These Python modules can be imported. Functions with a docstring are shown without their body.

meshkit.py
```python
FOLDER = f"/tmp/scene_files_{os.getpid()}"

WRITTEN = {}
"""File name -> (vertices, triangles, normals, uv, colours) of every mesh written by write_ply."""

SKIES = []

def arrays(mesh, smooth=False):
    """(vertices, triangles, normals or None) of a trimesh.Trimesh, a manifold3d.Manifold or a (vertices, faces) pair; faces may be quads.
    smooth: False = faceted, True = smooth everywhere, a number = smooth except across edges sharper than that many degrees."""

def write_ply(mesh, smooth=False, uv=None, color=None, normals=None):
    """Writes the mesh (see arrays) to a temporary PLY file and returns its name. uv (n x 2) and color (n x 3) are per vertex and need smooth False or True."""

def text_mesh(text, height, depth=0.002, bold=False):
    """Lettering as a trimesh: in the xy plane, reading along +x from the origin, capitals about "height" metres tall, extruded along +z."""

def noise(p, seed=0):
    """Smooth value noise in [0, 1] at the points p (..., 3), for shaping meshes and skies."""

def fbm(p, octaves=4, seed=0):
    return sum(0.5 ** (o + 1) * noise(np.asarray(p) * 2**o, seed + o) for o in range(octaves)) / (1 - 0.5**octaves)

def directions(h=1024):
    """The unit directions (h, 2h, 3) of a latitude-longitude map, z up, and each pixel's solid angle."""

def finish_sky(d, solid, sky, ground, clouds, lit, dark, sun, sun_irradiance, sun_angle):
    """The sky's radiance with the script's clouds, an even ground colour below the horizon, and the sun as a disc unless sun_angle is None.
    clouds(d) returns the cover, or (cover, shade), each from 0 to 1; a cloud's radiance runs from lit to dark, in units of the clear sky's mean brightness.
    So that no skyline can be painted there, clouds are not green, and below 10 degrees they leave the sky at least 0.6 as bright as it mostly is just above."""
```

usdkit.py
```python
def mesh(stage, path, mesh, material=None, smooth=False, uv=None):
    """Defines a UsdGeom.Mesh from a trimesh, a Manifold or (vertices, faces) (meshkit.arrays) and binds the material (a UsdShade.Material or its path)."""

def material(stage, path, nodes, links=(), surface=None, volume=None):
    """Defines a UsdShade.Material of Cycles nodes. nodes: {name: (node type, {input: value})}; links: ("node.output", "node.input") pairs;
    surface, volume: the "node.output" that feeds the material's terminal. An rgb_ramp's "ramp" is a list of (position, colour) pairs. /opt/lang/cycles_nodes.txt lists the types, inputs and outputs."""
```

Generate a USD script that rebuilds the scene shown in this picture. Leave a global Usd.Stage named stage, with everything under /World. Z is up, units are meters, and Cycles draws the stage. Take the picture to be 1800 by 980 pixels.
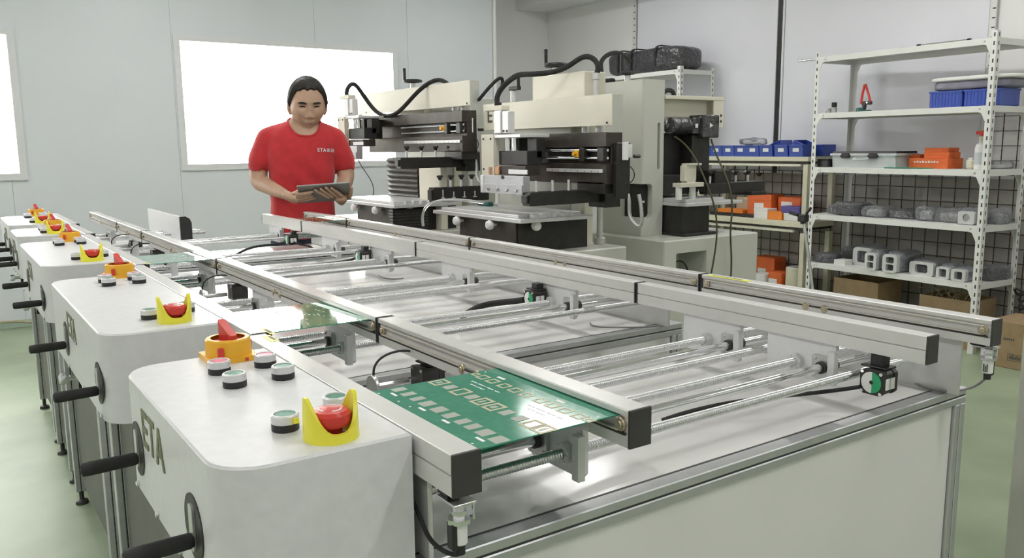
import math, random
import numpy as np, trimesh, manifold3d, usdkit, meshkit
from shapely.geometry import Polygon, Point, box as sbox
from shapely.ops import unary_union
from pxr import Usd, UsdGeom, UsdLux, UsdShade, Gf, Sdf

random.seed(7)
rng = np.random.default_rng(7)
stage = Usd.Stage.CreateInMemory()
UsdGeom.SetStageUpAxis(stage, UsdGeom.Tokens.z)
UsdGeom.SetStageMetersPerUnit(stage, 1.0)
UsdGeom.Xform.Define(stage, '/World')
UsdGeom.Scope.Define(stage, '/World/Looks')

# ------------------------------------------------------------------ camera, light, exposure
FPX, YAW, PITCH, ROLL, ZC = 1468.0, math.radians(34.51), math.radians(9.0), math.radians(-0.58), 1.25
EXPOSURE = 0.0
SKY = 4.5            # daylight outside the windows
LAMP = 15.0          # ceiling lamps
cam = UsdGeom.Camera.Define(stage, '/World/camera')
_cy, _sy, _cp, _sp = math.cos(YAW), math.sin(YAW), math.cos(PITCH), math.sin(PITCH)
_f = np.array([_sy * _cp, _cy * _cp, -_sp]); _r = np.array([_cy, -_sy, 0.0]); _u = np.cross(_r, _f)
_cr, _sr = math.cos(ROLL), math.sin(ROLL)
_r, _u = _cr * _r + _sr * _u, -_sr * _r + _cr * _u
cam.AddTransformOp().Set(Gf.Matrix4d(*_r, 0, *_u, 0, *(-_f), 0, 0, 0, ZC, 1))
cam.CreateHorizontalApertureAttr(36.0); cam.CreateVerticalApertureAttr(36.0 * 980 / 1800)
cam.CreateFocalLengthAttr(36.0 * FPX / 1800); cam.CreateClippingRangeAttr(Gf.Vec2f(0.05, 100))
cam.CreateExposureAttr(EXPOSURE)
dome = UsdLux.DomeLight.Define(stage, '/World/sky'); dome.CreateIntensityAttr(SKY); dome.CreateColorAttr(Gf.Vec3f(1.0, 0.985, 0.95))

# ------------------------------------------------------------------ materials
MAT = {}
def pm(name, color, rough=0.5, metal=0.0, var=0.06, scale=30, bump=0.0, bscale=200, coat=0.0, spec=0.5, sheen=0.0):
    c = np.array(color, float)
    n = {"tc": ("texture_coordinate", {}), "n": ("noise_texture", {"scale": scale, "detail": 3}),
         "r": ("rgb_ramp", {"ramp": [(0.3, tuple(c * (1 - var))), (0.7, tuple(np.minimum(c * (1 + var), 1)))]}),
         "p": ("principled_bsdf", {"roughness": rough, "metallic": metal, "coat_weight": coat, "specular_ior_level": spec, "sheen_weight": sheen})}
    l = [("tc.object", "n.vector"), ("n.fac", "r.fac"), ("r.color", "p.base_color")]
    if bump:
        n["n2"] = ("noise_texture", {"scale": bscale, "detail": 2}); n["b"] = ("bump", {"strength": bump, "distance": 0.002})
        l += [("tc.object", "n2.vector"), ("n2.fac", "b.height"), ("b.normal", "p.normal")]
    MAT[name] = usdkit.material(stage, '/World/Looks/' + name, n, l, surface="p.BSDF")
pm('wall_paint', (.70, .73, .77), .45, var=.02, scale=2)
pm('white_wall', (.85, .845, .845), .7, var=.02, scale=2)
pm('lavender_panel', (.81, .81, .875), .55, var=.03, scale=1.5)
pm('ceiling_white', (.8, .8, .8), .8, var=.02)
pm('frame_white', (.72, .73, .75), .4, var=.02)
pm('floor_green', (.325, .395, .265), .42, var=.14, scale=3, bump=.08, bscale=40)
pm('skirting', (.45, .55, .46), .5, var=.05)
pm('box_white', (.72, .72, .74), .38, var=.03, scale=60, bump=.12, bscale=900)
pm('panel_white', (.71, .70, .69), .16, var=.02, scale=5)
pm('panel_matt', (.74, .74, .72), .45, var=.02, scale=5)
pm('aluminium', (.56, .565, .58), .42, .8, var=.04, scale=40)
pm('rail_top', (.70, .69, .675), .27, .18, var=.02, scale=40)
pm('rail_cream', (.70, .67, .63), .38, .35, var=.03, scale=40)
pm('plate_grey', (.62, .62, .61), .4, .3, var=.03)
pm('zinc', (.58, .58, .58), .34, .9, var=.08, scale=25)
pm('chrome', (.82, .82, .85), .12, 1.0, var=.02)
pm('screw_steel', (.68, .68, .70), .28, 1.0, var=.05)
pm('brass', (.63, .55, .42), .3, .9, var=.08)
pm('black_plastic', (.018, .018, .02), .42, var=.2)
pm('black_rubber', (.022, .022, .022), .75, var=.25, bump=.25, bscale=400)
pm('black_metal', (.03, .028, .027), .38, .2, var=.2)
pm('dark_brown', (.062, .052, .046), .42, .3, var=.25, scale=14)
pm('dark_cap', (.045, .043, .042), .5, var=.15)
pm('belt_grey', (.55, .52, .47), .6, var=.05)
pm('yellow_plastic', (.86, .80, .06), .35, var=.03)
pm('amber_plastic', (.90, .47, .03), .35, var=.03)
pm('red_plastic', (.66, .05, .04), .3, var=.05)
pm('pink_cap', (.80, .13, .24), .3, var=.03)
pm('green_cap', (.02, .22, .13), .3, var=.05)
pm('ink_white', (.85, .85, .85), .5, var=.02)
pm('ink_dark', (.10, .105, .08), .5, var=.05)
pm('olive_ink', (.17, .18, .10), .5, var=.05)
pm('circuit_green', (.035, .26, .16), .1, var=.12, scale=120, spec=.7)
pm('circuit_gloss', (.05, .36, .20), .05, var=.12, scale=120, spec=1.0, coat=1.0)
pm('solder', (.40, .43, .38), .35, .3, var=.06)
pm('copper_pad', (.55, .50, .36), .35, .4, var=.06)
pm('label_white', (.8, .8, .8), .5, var=.02)
pm('motor_green', (.02, .36, .15), .35, var=.05)
pm('grey_cable', (.22, .22, .22), .5, var=.05)
pm('cream_paint', (.74, .71, .60), .4, var=.02, scale=4)
pm('sage_paint', (.60, .605, .555), .42, var=.03, scale=4)
pm('cast_grey', (.44, .45, .48), .42, .4, var=.05)
pm('light_alloy', (.70, .70, .71), .35, .3, var=.04)
pm('copper', (.50, .31, .20), .35, .8, var=.1)
pm('skin', (.52, .33, .23), .5, var=.05, scale=40)
pm('hair', (.018, .014, .013), .55, var=.3, scale=120, bump=.6, bscale=180)
pm('red_cotton', (.56, .028, .035), .85, var=.08, scale=25, bump=.2, bscale=500, sheen=.2)
pm('denim', (.05, .06, .10), .85, var=.15, scale=60)
pm('lip', (.40, .20, .16), .5, var=.05)
pm('brow', (.03, .022, .018), .7, var=.2)
pm('tablet_grey', (.34, .33, .33), .4, .4, var=.05)
pm('rack_white', (.76, .76, .74), .42, var=.02, scale=8)
pm('slot_dark', (.05, .05, .05), .7, var=.1)
pm('blue_plastic', (.045, .09, .42), .4, var=.06)
pm('toolbox_grey', (.55, .58, .60), .45, var=.03)
pm('orange_card', (.72, .14, .03), .55, var=.06)
pm('orange_bright', (.85, .25, .03), .55, var=.06)
pm('white_card', (.78, .77, .76), .55, var=.03)
pm('violet_card', (.10, .08, .30), .5, var=.06)
pm('brown_card', (.33, .23, .13), .75, var=.1, scale=20)
pm('straw', (.42, .38, .25), .7, var=.1)
pm('bench_cream', (.66, .63, .49), .5, var=.03)
pm('wire_dark', (.07, .055, .045), .5, .4, var=.1)
pm('grey_wall', (.42, .40, .37), .7, var=.06, scale=6)
pm('teal', (.03, .12, .11), .4, var=.1)
pm('cabinet_grey', (.42, .43, .38), .5, var=.03)
pm('facade', (.85, .80, .72), .8, var=.03)
pm('facade_warm', (.75, .60, .42), .8, var=.05)
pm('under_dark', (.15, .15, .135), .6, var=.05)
pm('pad_violet', (.22, .21, .27), .35, var=.1, scale=20)
pm('olive_cable', (.07, .07, .03), .5, var=.1)
def special(name, nodes, links, surface): MAT[name] = usdkit.material(stage, '/World/Looks/' + name, nodes, links, surface=surface)
special('window_glass', {"t": ("transparent_bsdf", {"color": (.97, .98, .97)}), "g": ("glossy_bsdf", {"roughness": .02, "color": (1, 1, 1)}), "f": ("fresnel", {"IOR": 1.45}), "m": ("mix_closure", {})},
        [("f.fac", "m.fac"), ("t.BSDF", "m.closure1"), ("g.BSDF", "m.closure2")], "m.closure")
special('plastic_film', {"t": ("transparent_bsdf", {"color": (.93, .94, .95)}), "g": ("glossy_bsdf", {"roughness": .1, "color": (.95, .95, 1)}), "f": ("fresnel", {"IOR": 1.6}), "d": ("diffuse_bsdf", {"color": (.75, .76, .8)}),
                         "n": ("noise_texture", {"scale": 40, "detail": 5}), "tc": ("texture_coordinate", {}), "b": ("bump", {"strength": 1.0, "distance": .02}), "m": ("mix_closure", {}), "m2": ("mix_closure", {"fac": .15})},
        [("tc.object", "n.vector"), ("n.fac", "b.height"), ("b.normal", "g.normal"), ("b.normal", "d.normal"), ("f.fac", "m.fac"), ("t.BSDF", "m.closure1"), ("g.BSDF", "m.closure2"), ("m.closure", "m2.closure1"), ("d.BSDF", "m2.closure2")], "m2.closure")
special('dark_film', {"g": ("principled_bsdf", {"roughness": .16, "base_color": (.035, .035, .04), "specular_ior_level": 1.0}), "n": ("noise_texture", {"scale": 16, "detail": 5}),
                      "tc": ("texture_coordinate", {}), "b": ("bump", {"strength": 1.0, "distance": .03})},
        [("tc.object", "n.vector"), ("n.fac", "b.height"), ("b.normal", "g.normal")], "g.BSDF")
special('clear_tube', {"p": ("principled_bsdf", {"roughness": .1, "base_color": (.85, .87, .85), "transmission_weight": .5, "ior": 1.4})}, [], "p.BSDF")
special('lamp_glow', {"e": ("emission", {"color": (1.0, .985, .96), "strength": LAMP})}, [], "e.emission")

# ------------------------------------------------------------------ mesh helpers (world coordinates unless said)
cat = trimesh.util.concatenate
def fix(m):
    if m.volume < 0: m.invert()
    return m
def bx(x0, x1, y0, y1, z0, z1, c=None):
    d = min(x1 - x0, y1 - y0, z1 - z0)
    if c is None: c = min(.0015, d * .2)
    P = []
    for sx, X in ((1, x0), (-1, x1)):
        for sy, Y in ((1, y0), (-1, y1)):
            for sz, Z in ((1, z0), (-1, z1)):
                P += [(X + sx * c, Y + sy * c, Z), (X + sx * c, Y, Z + sz * c), (X, Y + sy * c, Z + sz * c)]
    return trimesh.convex.convex_hull(np.array(P))
def cb(c, s, ch=None): return bx(c[0] - s[0] / 2, c[0] + s[0] / 2, c[1] - s[1] / 2, c[1] + s[1] / 2, c[2] - s[2] / 2, c[2] + s[2] / 2, ch)
def cyl(p0, p1, r, n=20, c=0.0, r1=None):
    """cylinder between two points, optionally chamfered / tapered"""
    p0, p1 = np.array(p0, float), np.array(p1, float); L = np.linalg.norm(p1 - p0); r1 = r if r1 is None else r1
    prof = [(0, 0), (r - c, 0), (r, c), (r1, L - c), (r1 - c, L), (0, L)] if c else [(0, 0), (r, 0), (r1, L), (0, L)]
    return aim(lathe(prof, n), p0, p1)
def lathe(prof, n=24):
    m = trimesh.creation.revolve(np.array(prof, float), sections=n); m.merge_vertices(); return fix(m)
def aim(m, p0, p1):
    d = np.array(p1, float) - np.array(p0, float); m = m.copy()
    m.apply_transform(trimesh.geometry.align_vectors([0, 0, 1], d / np.linalg.norm(d))); m.apply_translation(p0); return m
def tube(pts, r, n=10, smooth=6):
    p = np.array(pts, float)
    if smooth and len(p) > 2:
        from scipy.interpolate import CubicSpline
        t = np.r_[0, np.cumsum(np.linalg.norm(np.diff(p, axis=0), axis=1))]
        p = CubicSpline(t, p)(np.linspace(0, t[-1], smooth * (len(p) - 1) + 1))
    r = np.broadcast_to(r, (len(p),)) if np.ndim(r) == 0 else np.interp(np.linspace(0, 1, len(p)), np.linspace(0, 1, len(r)), r)
    t = np.gradient(p, axis=0); t /= np.linalg.norm(t, axis=1, keepdims=True)
    a = np.cross(t[0], [0, 0, 1.]) if abs(t[0][2]) < .9 else np.cross(t[0], [1., 0, 0])
    V = []; ang = np.arange(n) * 2 * np.pi / n
    for i in range(len(p)):
        a = a - t[i] * (a @ t[i]); a /= np.linalg.norm(a); b = np.cross(t[i], a)
        V.append(p[i] + r[i] * (np.cos(ang)[:, None] * a + np.sin(ang)[:, None] * b))
    V = np.vstack(V); F = []
    k = len(p)
    for i in range(k - 1):
        for j in range(n):
            q = (i * n + j, i * n + (j + 1) % n, (i + 1) * n + (j + 1) % n, (i + 1) * n + j); F += [(q[0], q[1], q[2]), (q[0], q[2], q[3])]
    V = np.vstack([V, p[:1], p[-1:]]); c0, c1 = k * n, k * n + 1
    for j in range(n): F += [(c0, (j + 1) % n, j), (c1, (k - 1) * n + j, (k - 1) * n + (j + 1) % n)]
    return fix(trimesh.Trimesh(V, F, process=False))
def corrugated(pts, r, ridge=.07, pitch=.012, n=12):
    from scipy.interpolate import CubicSpline
    p = np.array(pts, float); t = np.r_[0, np.cumsum(np.linalg.norm(np.diff(p, axis=0), axis=1))]
    k = max(8, int(t[-1] / pitch * 4)); q = CubicSpline(t, p)(np.linspace(0, t[-1], k))
    return tube(q, r * (1 - ridge * (np.arange(k) % 4 >= 2)), n, 0)
def ext(poly, a0, a1, axis='z'):
    """shapely polygon extruded from a0 to a1 along an axis; the polygon's (u, v) are (x, y) for z, (x, z) for y, (y, z) for x"""
    gs = list(getattr(poly, 'geoms', [poly])); out = []
    for g in gs:
        m = trimesh.creation.extrude_polygon(g, a1 - a0, engine='earcut'); v = m.vertices.copy()
        if axis == 'z': w = np.c_[v[:, 0], v[:, 1], v[:, 2] + a0]
        elif axis == 'y': w = np.c_[v[:, 0], v[:, 2] + a0, v[:, 1]]
        else: w = np.c_[v[:, 2] + a0, v[:, 0], v[:, 1]]
        out.append(fix(trimesh.Trimesh(w, m.faces, process=False)))
    return cat(out)
def rrect(x0, x1, y0, y1, r, res=6): return sbox(x0 + r, y0 + r, x1 - r, y1 - r).buffer(r, quad_segs=res)
def move(m, d): m = m.copy(); m.apply_translation(d); return m
def rotm(m, ang, axis=(0, 0, 1), point=(0, 0, 0)):
    m = m.copy(); m.apply_transform(trimesh.transformations.rotation_matrix(ang, axis, point)); return m
def thread(p0, p1, R, pitch=.0042, depth=.0014, sides=14, per=4):
    p0, p1 = np.array(p0, float), np.array(p1, float); L = np.linalg.norm(p1 - p0); k = int(L / pitch * per) + 1
    z = np.linspace(0, L, k)[:, None]; a = (np.arange(sides) * 2 * np.pi / sides)[None]
    ph = (z / pitch - a / (2 * np.pi)) % 1; r = R - depth * np.clip(2.2 - 4 * np.abs(2 * ph - 1), 0, 1)
    V = np.stack([r * np.cos(a), r * np.sin(a), np.broadcast_to(z, r.shape)], -1).reshape(-1, 3)
    i, j = np.meshgrid(np.arange(k - 1), np.arange(sides), indexing='ij'); s = sides
    q = np.stack([i * s + j, i * s + (j + 1) % s, (i + 1) * s + (j + 1) % s, (i + 1) * s + j], -1).reshape(-1, 4)
    return aim(fix(trimesh.Trimesh(V, np.vstack([q[:, [0, 1, 2]], q[:, [0, 2, 3]]]), process=False)), p0, p1)
def hullpts(spheres, n=2):
    s = trimesh.creation.icosphere(n); return trimesh.convex.convex_hull(np.vstack([s.vertices * r + np.array(c) for c, r in spheres]))
def text_on(text, h, depth, origin, right, up):
    m = meshkit.text_mesh(text, h, depth, bold=True); r, u = np.array(right, float), np.array(up, float); n = np.cross(r, u)
    v = m.vertices; return trimesh.Trimesh(np.array(origin) + v[:, :1] * r + v[:, 1:2] * u + v[:, 2:] * n, m.faces, process=False)

# ------------------------------------------------------------------ scene helpers
LOC, USED = {'/World': np.zeros(3)}, set()
def path_for(name, parent):
    p, k = f'{parent}/{name}', 0
    while p in USED: k += 1; p = f'{parent}/{name}_{k:03d}'
    USED.add(p); return p
def pth(parent): return '/World' if parent is None else (parent if isinstance(parent, str) else str(parent.GetPath()))
def tag(o, label=None, cat=None, group=None, kind=None):
    o = o.GetPrim() if hasattr(o, 'GetPrim') else o
    for k, v in (('label', label), ('category', cat), ('group', group), ('kind', kind)):
        if v: o.SetCustomDataByKey(k, v)
    return o
def thing(name, label, category, loc=(0, 0, 0), rotz=0, group=None, kind=None):
    p = path_for(name, '/World'); x = UsdGeom.Xform.Define(stage, p); x.AddTranslateOp().Set(Gf.Vec3d(*map(float, loc)))
    if rotz: x.AddRotateZOp().Set(math.degrees(rotz))
    LOC[p] = np.array(loc, float) if not rotz else None
    return tag(x, label, category, group, kind)
def part(name, mesh, mat, parent=None, label=None, smooth=30, local=False, kind=None):
    """one Mesh under parent; mesh in world coordinates (or, with local=True or a turned thing, in the thing's own)"""
    pp = pth(parent); p = path_for(name, pp); top = '/'.join(pp.split('/')[:3])
    if isinstance(mesh, (list, tuple)): mesh = cat(list(mesh))
    if not local and LOC.get(top) is not None and pp != '/World': mesh = move(mesh, -LOC[top])
    m = usdkit.mesh(stage, p, mesh, MAT[mat], smooth=smooth)
    return tag(m, label, kind=kind)
def single(name, mesh, mat, label, category, group=None, smooth=30, kind=None):
    return tag(part(name, mesh, mat, None, smooth=smooth), label, category, group, kind)
def struct(name, mesh, mat, smooth=30, parent=None):
    m = part(name, mesh, mat, parent, smooth=smooth)
    return tag(m, kind='structure') if parent is None else m
def structx(name):
    return thing(name, None, None, kind='structure')
def dup(src, loc, rotz=0, label=None, group=None):
    was = src.GetCustomData(); nm = src.GetName().rstrip('0123456789').rstrip('_')
    r = thing(nm, label or was['label'], was['category'], loc, rotz, group or was.get('group'))
    r.GetReferences().AddInternalReference(src.GetPath()); r.SetInstanceable(True); return r

# ------------------------------------------------------------------ the room
XL, XR, YF, YB, YB2, ZT = -2.6, 5.6, -2.6, 6.88, 7.42, 3.0
struct('floor', bx(XL - .1, XR + .1, YF - .1, YB2 + .1, -.1, 0, .001), 'floor_green')
struct('ceiling', bx(XL - .1, XR + .1, YF - .1, YB2 + .1, ZT, ZT + .1, .001), 'ceiling_white')
struct('wall_left', bx(XL - .1, XL, YF, YB, 0, ZT, .001), 'white_wall')
struct('wall_front', bx(XL, XR, YF - .1, YF, 0, ZT, .001), 'white_wall')
# back partition: sandwich panels with two window openings
wb = structx('wall_back')
WIN = [(-1.36, .525, 1.085, 2.06), (1.645, 3.475, 1.125, 2.09)]
holes = unary_union([sbox(a, c, b, d) for a, b, c, d in WIN])
edges = [XL, -1.75, -.62, .46, 1.60, 2.75, 3.62, 4.53]
for a, b in zip(edges[:-1], edges[1:]):
    part('wall_panel', ext(sbox(a + .0012, 0, b - .0012, ZT).difference(holes), YB, YB + .06, 'y'), 'wall_paint', wb)
part('panel_core', ext(sbox(XL, 0, 4.528, ZT).difference(holes), YB + .004, YB + .056, 'y'), 'skirting', wb)
struct('trim_1', cyl((4.565, YB + .02, 0), (4.565, YB + .02, ZT), .022, 16), 'white_wall')
struct('wall_recess', cat([bx(4.40, XR + .1, YB2, YB2 + .1, 0, ZT, .001), bx(4.42, 4.526, YB + .062, YB2, 0, ZT, .001)]), 'white_wall')
struct('trim_2', bx(5.18, XR, YB2 - 3.2, YB2, 2.66, ZT, .004), 'white_wall')
for k, (x0, x1, z0, z1) in enumerate(WIN):
    w = structx(f'window_{k + 1}'); o, i = sbox(x0 - .035, z0 - .035, x1 + .035, z1 + .035), sbox(x0 + .012, z0 + .012, x1 - .012, z1 - .012)
    part('window_frame', ext(o.difference(i), YB - .014, YB + .002, 'y'), 'frame_white', w)
    part('window_reveal', ext(sbox(x0, z0, x1, z1).difference(i), YB + .002, YB + .06, 'y'), 'frame_white', w)
    part('pane', bx(x0 + .012, x1 - .012, YB + .028, YB + .034, z0 + .012, z1 - .012, .0005), 'window_glass', w)
struct('baseboard_back', bx(XL, 4.53, YB - .012, YB - .0005, 0, .055), 'skirting')
wr = structx('wall_right')
part('wall_face', bx(XR, XR + .1, YF, YB2, 0, ZT, .001), 'white_wall', wr)
part('wall_panel', bx(XR - .016, XR - .001, 4.405, 6.00, 1.02, ZT - .35, .002), 'lavender_panel', wr)
part('wall_panel', bx(XR - .016, XR - .001, 2.78, 4.33, 1.02, ZT - .35, .002), 'lavender_panel', wr)
part('wall_panel', bx(XR - .016, XR - .001, YF + .05, 2.72, 1.45, ZT - .35, .002), 'white_wall', wr)
part('dado', bx(XR - .012, XR - .001, YF + .05, 6.0, .02, 1.015, .002), 'grey_wall', wr)
part('joint_strip', bx(XR - .012, XR - .001, 4.335, 4.40, 1.02, ZT - .35, .002), 'black_plastic', wr)
part('joint_rail', bx(XR - .022, XR - .008, 4.333, 4.352, 1.02, ZT - .35, .002), 'frame_white', wr)
for y in (6.03, 2.75):           # slotted uprights against the wall
    t = structx('trim_3'); part('upright', bx(XR - .035, XR - .0165, y - .02, y + .02, 1.1 if y < 3 else .0, ZT - .3, .002), 'rack_white', t)
    for q in range(26): part('slot', bx(XR - .0358, XR - .034, y - .016, y + .004, 1.2 + q * .058, 1.208 + q * .058, .0003), 'slot_dark', t)
# wire mesh panel hung in front of the grey dado
g = thing('wire_grid', 'dark wire mesh panel along the lower right wall behind the rack and bench', 'wire mesh', (XR - .03, 3.6, .1))
H = [bx(XR - .03, XR - .0255, 1.6, 5.9, z - .0027, z + .0027, .0004) for z in np.arange(.12, 1.06, .092)]
H += [bx(XR - .03, XR - .0255, 1.6, 2.70, z - .002, z + .002, .0004) for z in np.arange(1.132, 1.46, .092)]
V = [bx(XR - .0345, XR - .0302, y - .0027, y + .0027, .1, 1.46 if y < 2.70 else 1.04, .0004) for y in np.arange(1.62, 5.9, .092)]
part('cross_wire', H, 'wire_dark', g, kind='stuff'); part('upright_wire', V, 'wire_dark', g, kind='stuff')
# pale building across the yard, seen washed out through the window
f = thing('facade', 'washed out pale building seen through the bright windows', 'building', (1.5, 10.5, 0))
part('wall', bx(-3, 7, 10.5, 10.8, 0, 1.55), 'facade', f)
for x in (-1.0, 2.05, 2.78, 4.3): part('pillar', bx(x, x + .06, 10.35, 10.5, 0, 2.3), 'facade_warm', f)
part('ledge', bx(-3, 7, 10.32, 10.5, 1.50, 1.55), 'facade_warm', f)
# ceiling lamps
lamps = [(x, y) for y in (-.6, 2.3, 5.2) for x in (-1.2, 1.4, 4.1)]
for k, (x, y) in enumerate(lamps):
    o = thing('ceiling_lamp', 'white ceiling batten lamp above the workshop floor', 'lamp', (x, y, ZT - .05), group='ceiling lamps')
    part('housing', bx(x - .09, x + .09, y - .62, y + .62, ZT - .05, ZT, .004), 'frame_white', o)
    rl = UsdLux.RectLight.Define(stage, str(o.GetPath()) + '/tube'); rl.CreateWidthAttr(.16); rl.CreateHeightAttr(1.2)
    rl.CreateIntensityAttr(LAMP * 2.2); rl.CreateColorAttr(Gf.Vec3f(1, .985, .965)); rl.AddTranslateOp().Set(Gf.Vec3d(0, 0, -.004))

# ------------------------------------------------------------------ conveyor line
ZR0, ZR1, ZTAB, ZS = .905, .95, .80, .86
AX, BX_, CX, DX = (.395, .428), (.63, .663), (1.257, 1.287), (1.46, 1.49)
MODS = [  # name, rails y0,y1, table y0,y1, box y0,y1, x shift of rail A and box, screw triads, rails present
    ('nearest', .68, 1.343, .76, 1.25, .757, 1.23, 0.0, [(1.14, 1.08, 1.02), (.925, .87, .81)]),
    ('second', 1.347, 2.372, 1.482, 2.25, 1.462, 2.19, .012, [(2.155, 2.07, 1.99), (1.66, 1.59, 1.52)]),
    ('third', 2.376, 3.386, 2.48, 3.24, 2.465, 3.17, .028, [(3.12, 3.04, 2.96), (2.67, 2.59, 2.51)]),
    ('fourth', 3.390, 3.90, 3.44, 3.84, 3.40, 3.76, .045, [(3.76, 3.68, 3.60)]),
    ('farthest', 3.904, 4.65, 3.98, 4.60, 3.95, 4.52, .060, [(4.28, 4.2, 4.12)])]

def make_rail(par, xr, y0, y1, face, cap=.004, idler=True, top='rail_top'):
    """face: side that carries the belt, -1 or +1; the other side has one groove"""
    x0, x1 = xr; s = lambda u: (x0 + u) if face < 0 else (x1 - u); w = x1 - x0
    prof = [(0, ZR0), (0, .9185), (.004, .9185), (.004, .9425), (0, .9425), (0, ZR1 - .0015), (.0015, ZR1), (w - .001, ZR1), (w, ZR1 - .001), (w, .9285), (w - .003, .9285), (w - .003, .9265), (w, .9265), (w, ZR0)]
    r = part('rail', ext(Polygon([(s(a), b) for a, b in prof]), y0 + cap, y1 - cap, 'y'), top, par, smooth=25)
    for a, b in ((y0, y0 + cap), (y1 - cap, y1)): part('end_cap', bx(x0 - .0006, x1 + .0006, a + .0003, b, ZR0 - .0006, ZR1 + .0004, .0006), 'dark_cap', r)
    xa, xb = sorted((s(-.0025), s(.004)))
    mid = (y0 + y1) / 2 + .02
    pul = [(y0 + .018, .9305), (y1 - .018, .9305)] + ([(mid - .022, .9185), (mid + .022, .9185)] if idler else [])
    for y, z in pul:
        part('pulley', cat([cyl((s(.004), y, z), (s(-.001), y, z), .0085, 18, .0008), cyl((s(-.001), y, z), (s(-.003), y, z), .0048, 14, .0008)]), 'brass', r)
    lp = []
    lp.append(bx(xa, xb, y0 + .02, y1 - .02, .9368, .9395, .0004))
    lp.append(bx(xa, xb, y0 + .02, mid - .026, .9225, .9245, .0004)); lp.append(bx(xa, xb, mid + .026, y1 - .02, .9225, .9245, .0004))
    part('belt', lp, 'belt_grey', r)
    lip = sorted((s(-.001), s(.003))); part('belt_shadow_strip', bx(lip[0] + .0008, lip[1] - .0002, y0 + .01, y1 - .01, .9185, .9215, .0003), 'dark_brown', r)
    return r

def hanger(par, x, y0, y1, yrod, yscr, face, mat='box_white'):
    """plate hanging from an adjustable rail with the bushings that ride the rods"""
    p = part('hanger_plate', ext(Polygon([(y0, ZR0), (y0, .838), (y0 + .006, .832), (y1 - .012, .832), (y1, .845), (y1, ZR0)]), x, x + .009, 'x'), mat, par)
    f = face; xs = x if f < 0 else x + .009
    for y in yrod:
        fl = ext(rrect(y - .021, y + .021, ZS - .021, ZS + .021, .004).difference(Point(y, ZS).buffer(.011)), min(xs, xs + f * .006), max(xs, xs + f * .006), 'x')
        sc = [cyl((xs + f * .0055, y + a, ZS + b), (xs + f * .008, y + a, ZS + b), .0035, 10, .0005) for a in (-.015, .015) for b in (-.015, .015)]
        part('bushing_flange', cat([fl] + sc), 'zinc', p)
        part('bushing', ext(Point(y, ZS).buffer(.011).difference(Point(y, ZS).buffer(.0078)), min(xs + f * .012, xs - f * .03), max(xs + f * .012, xs - f * .03), 'x'), 'dark_cap', p)
    for y in yscr:
        nut = ext(Point(y, ZS).buffer(.014).difference(Point(y, ZS).buffer(.0072)), min(xs, xs + f * .012), max(xs, xs + f * .012), 'x')
        bo = [cyl((xs, y + .012 * math.cos(a), ZS + .012 * math.sin(a)), (xs + f * .0145, y + .012 * math.cos(a), ZS + .012 * math.sin(a)), .002, 8) for a in np.arange(6) * math.pi / 3]
        part('lead_nut', cat([nut] + bo), 'light_alloy', p)
    part('clamp_block', bx(xs + f * .012 if f < 0 else xs, xs if f < 0 else xs + f * .012, y0 - .006, y0 + .008, .832, .892, .001), 'light_alloy', p)
    return p

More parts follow.
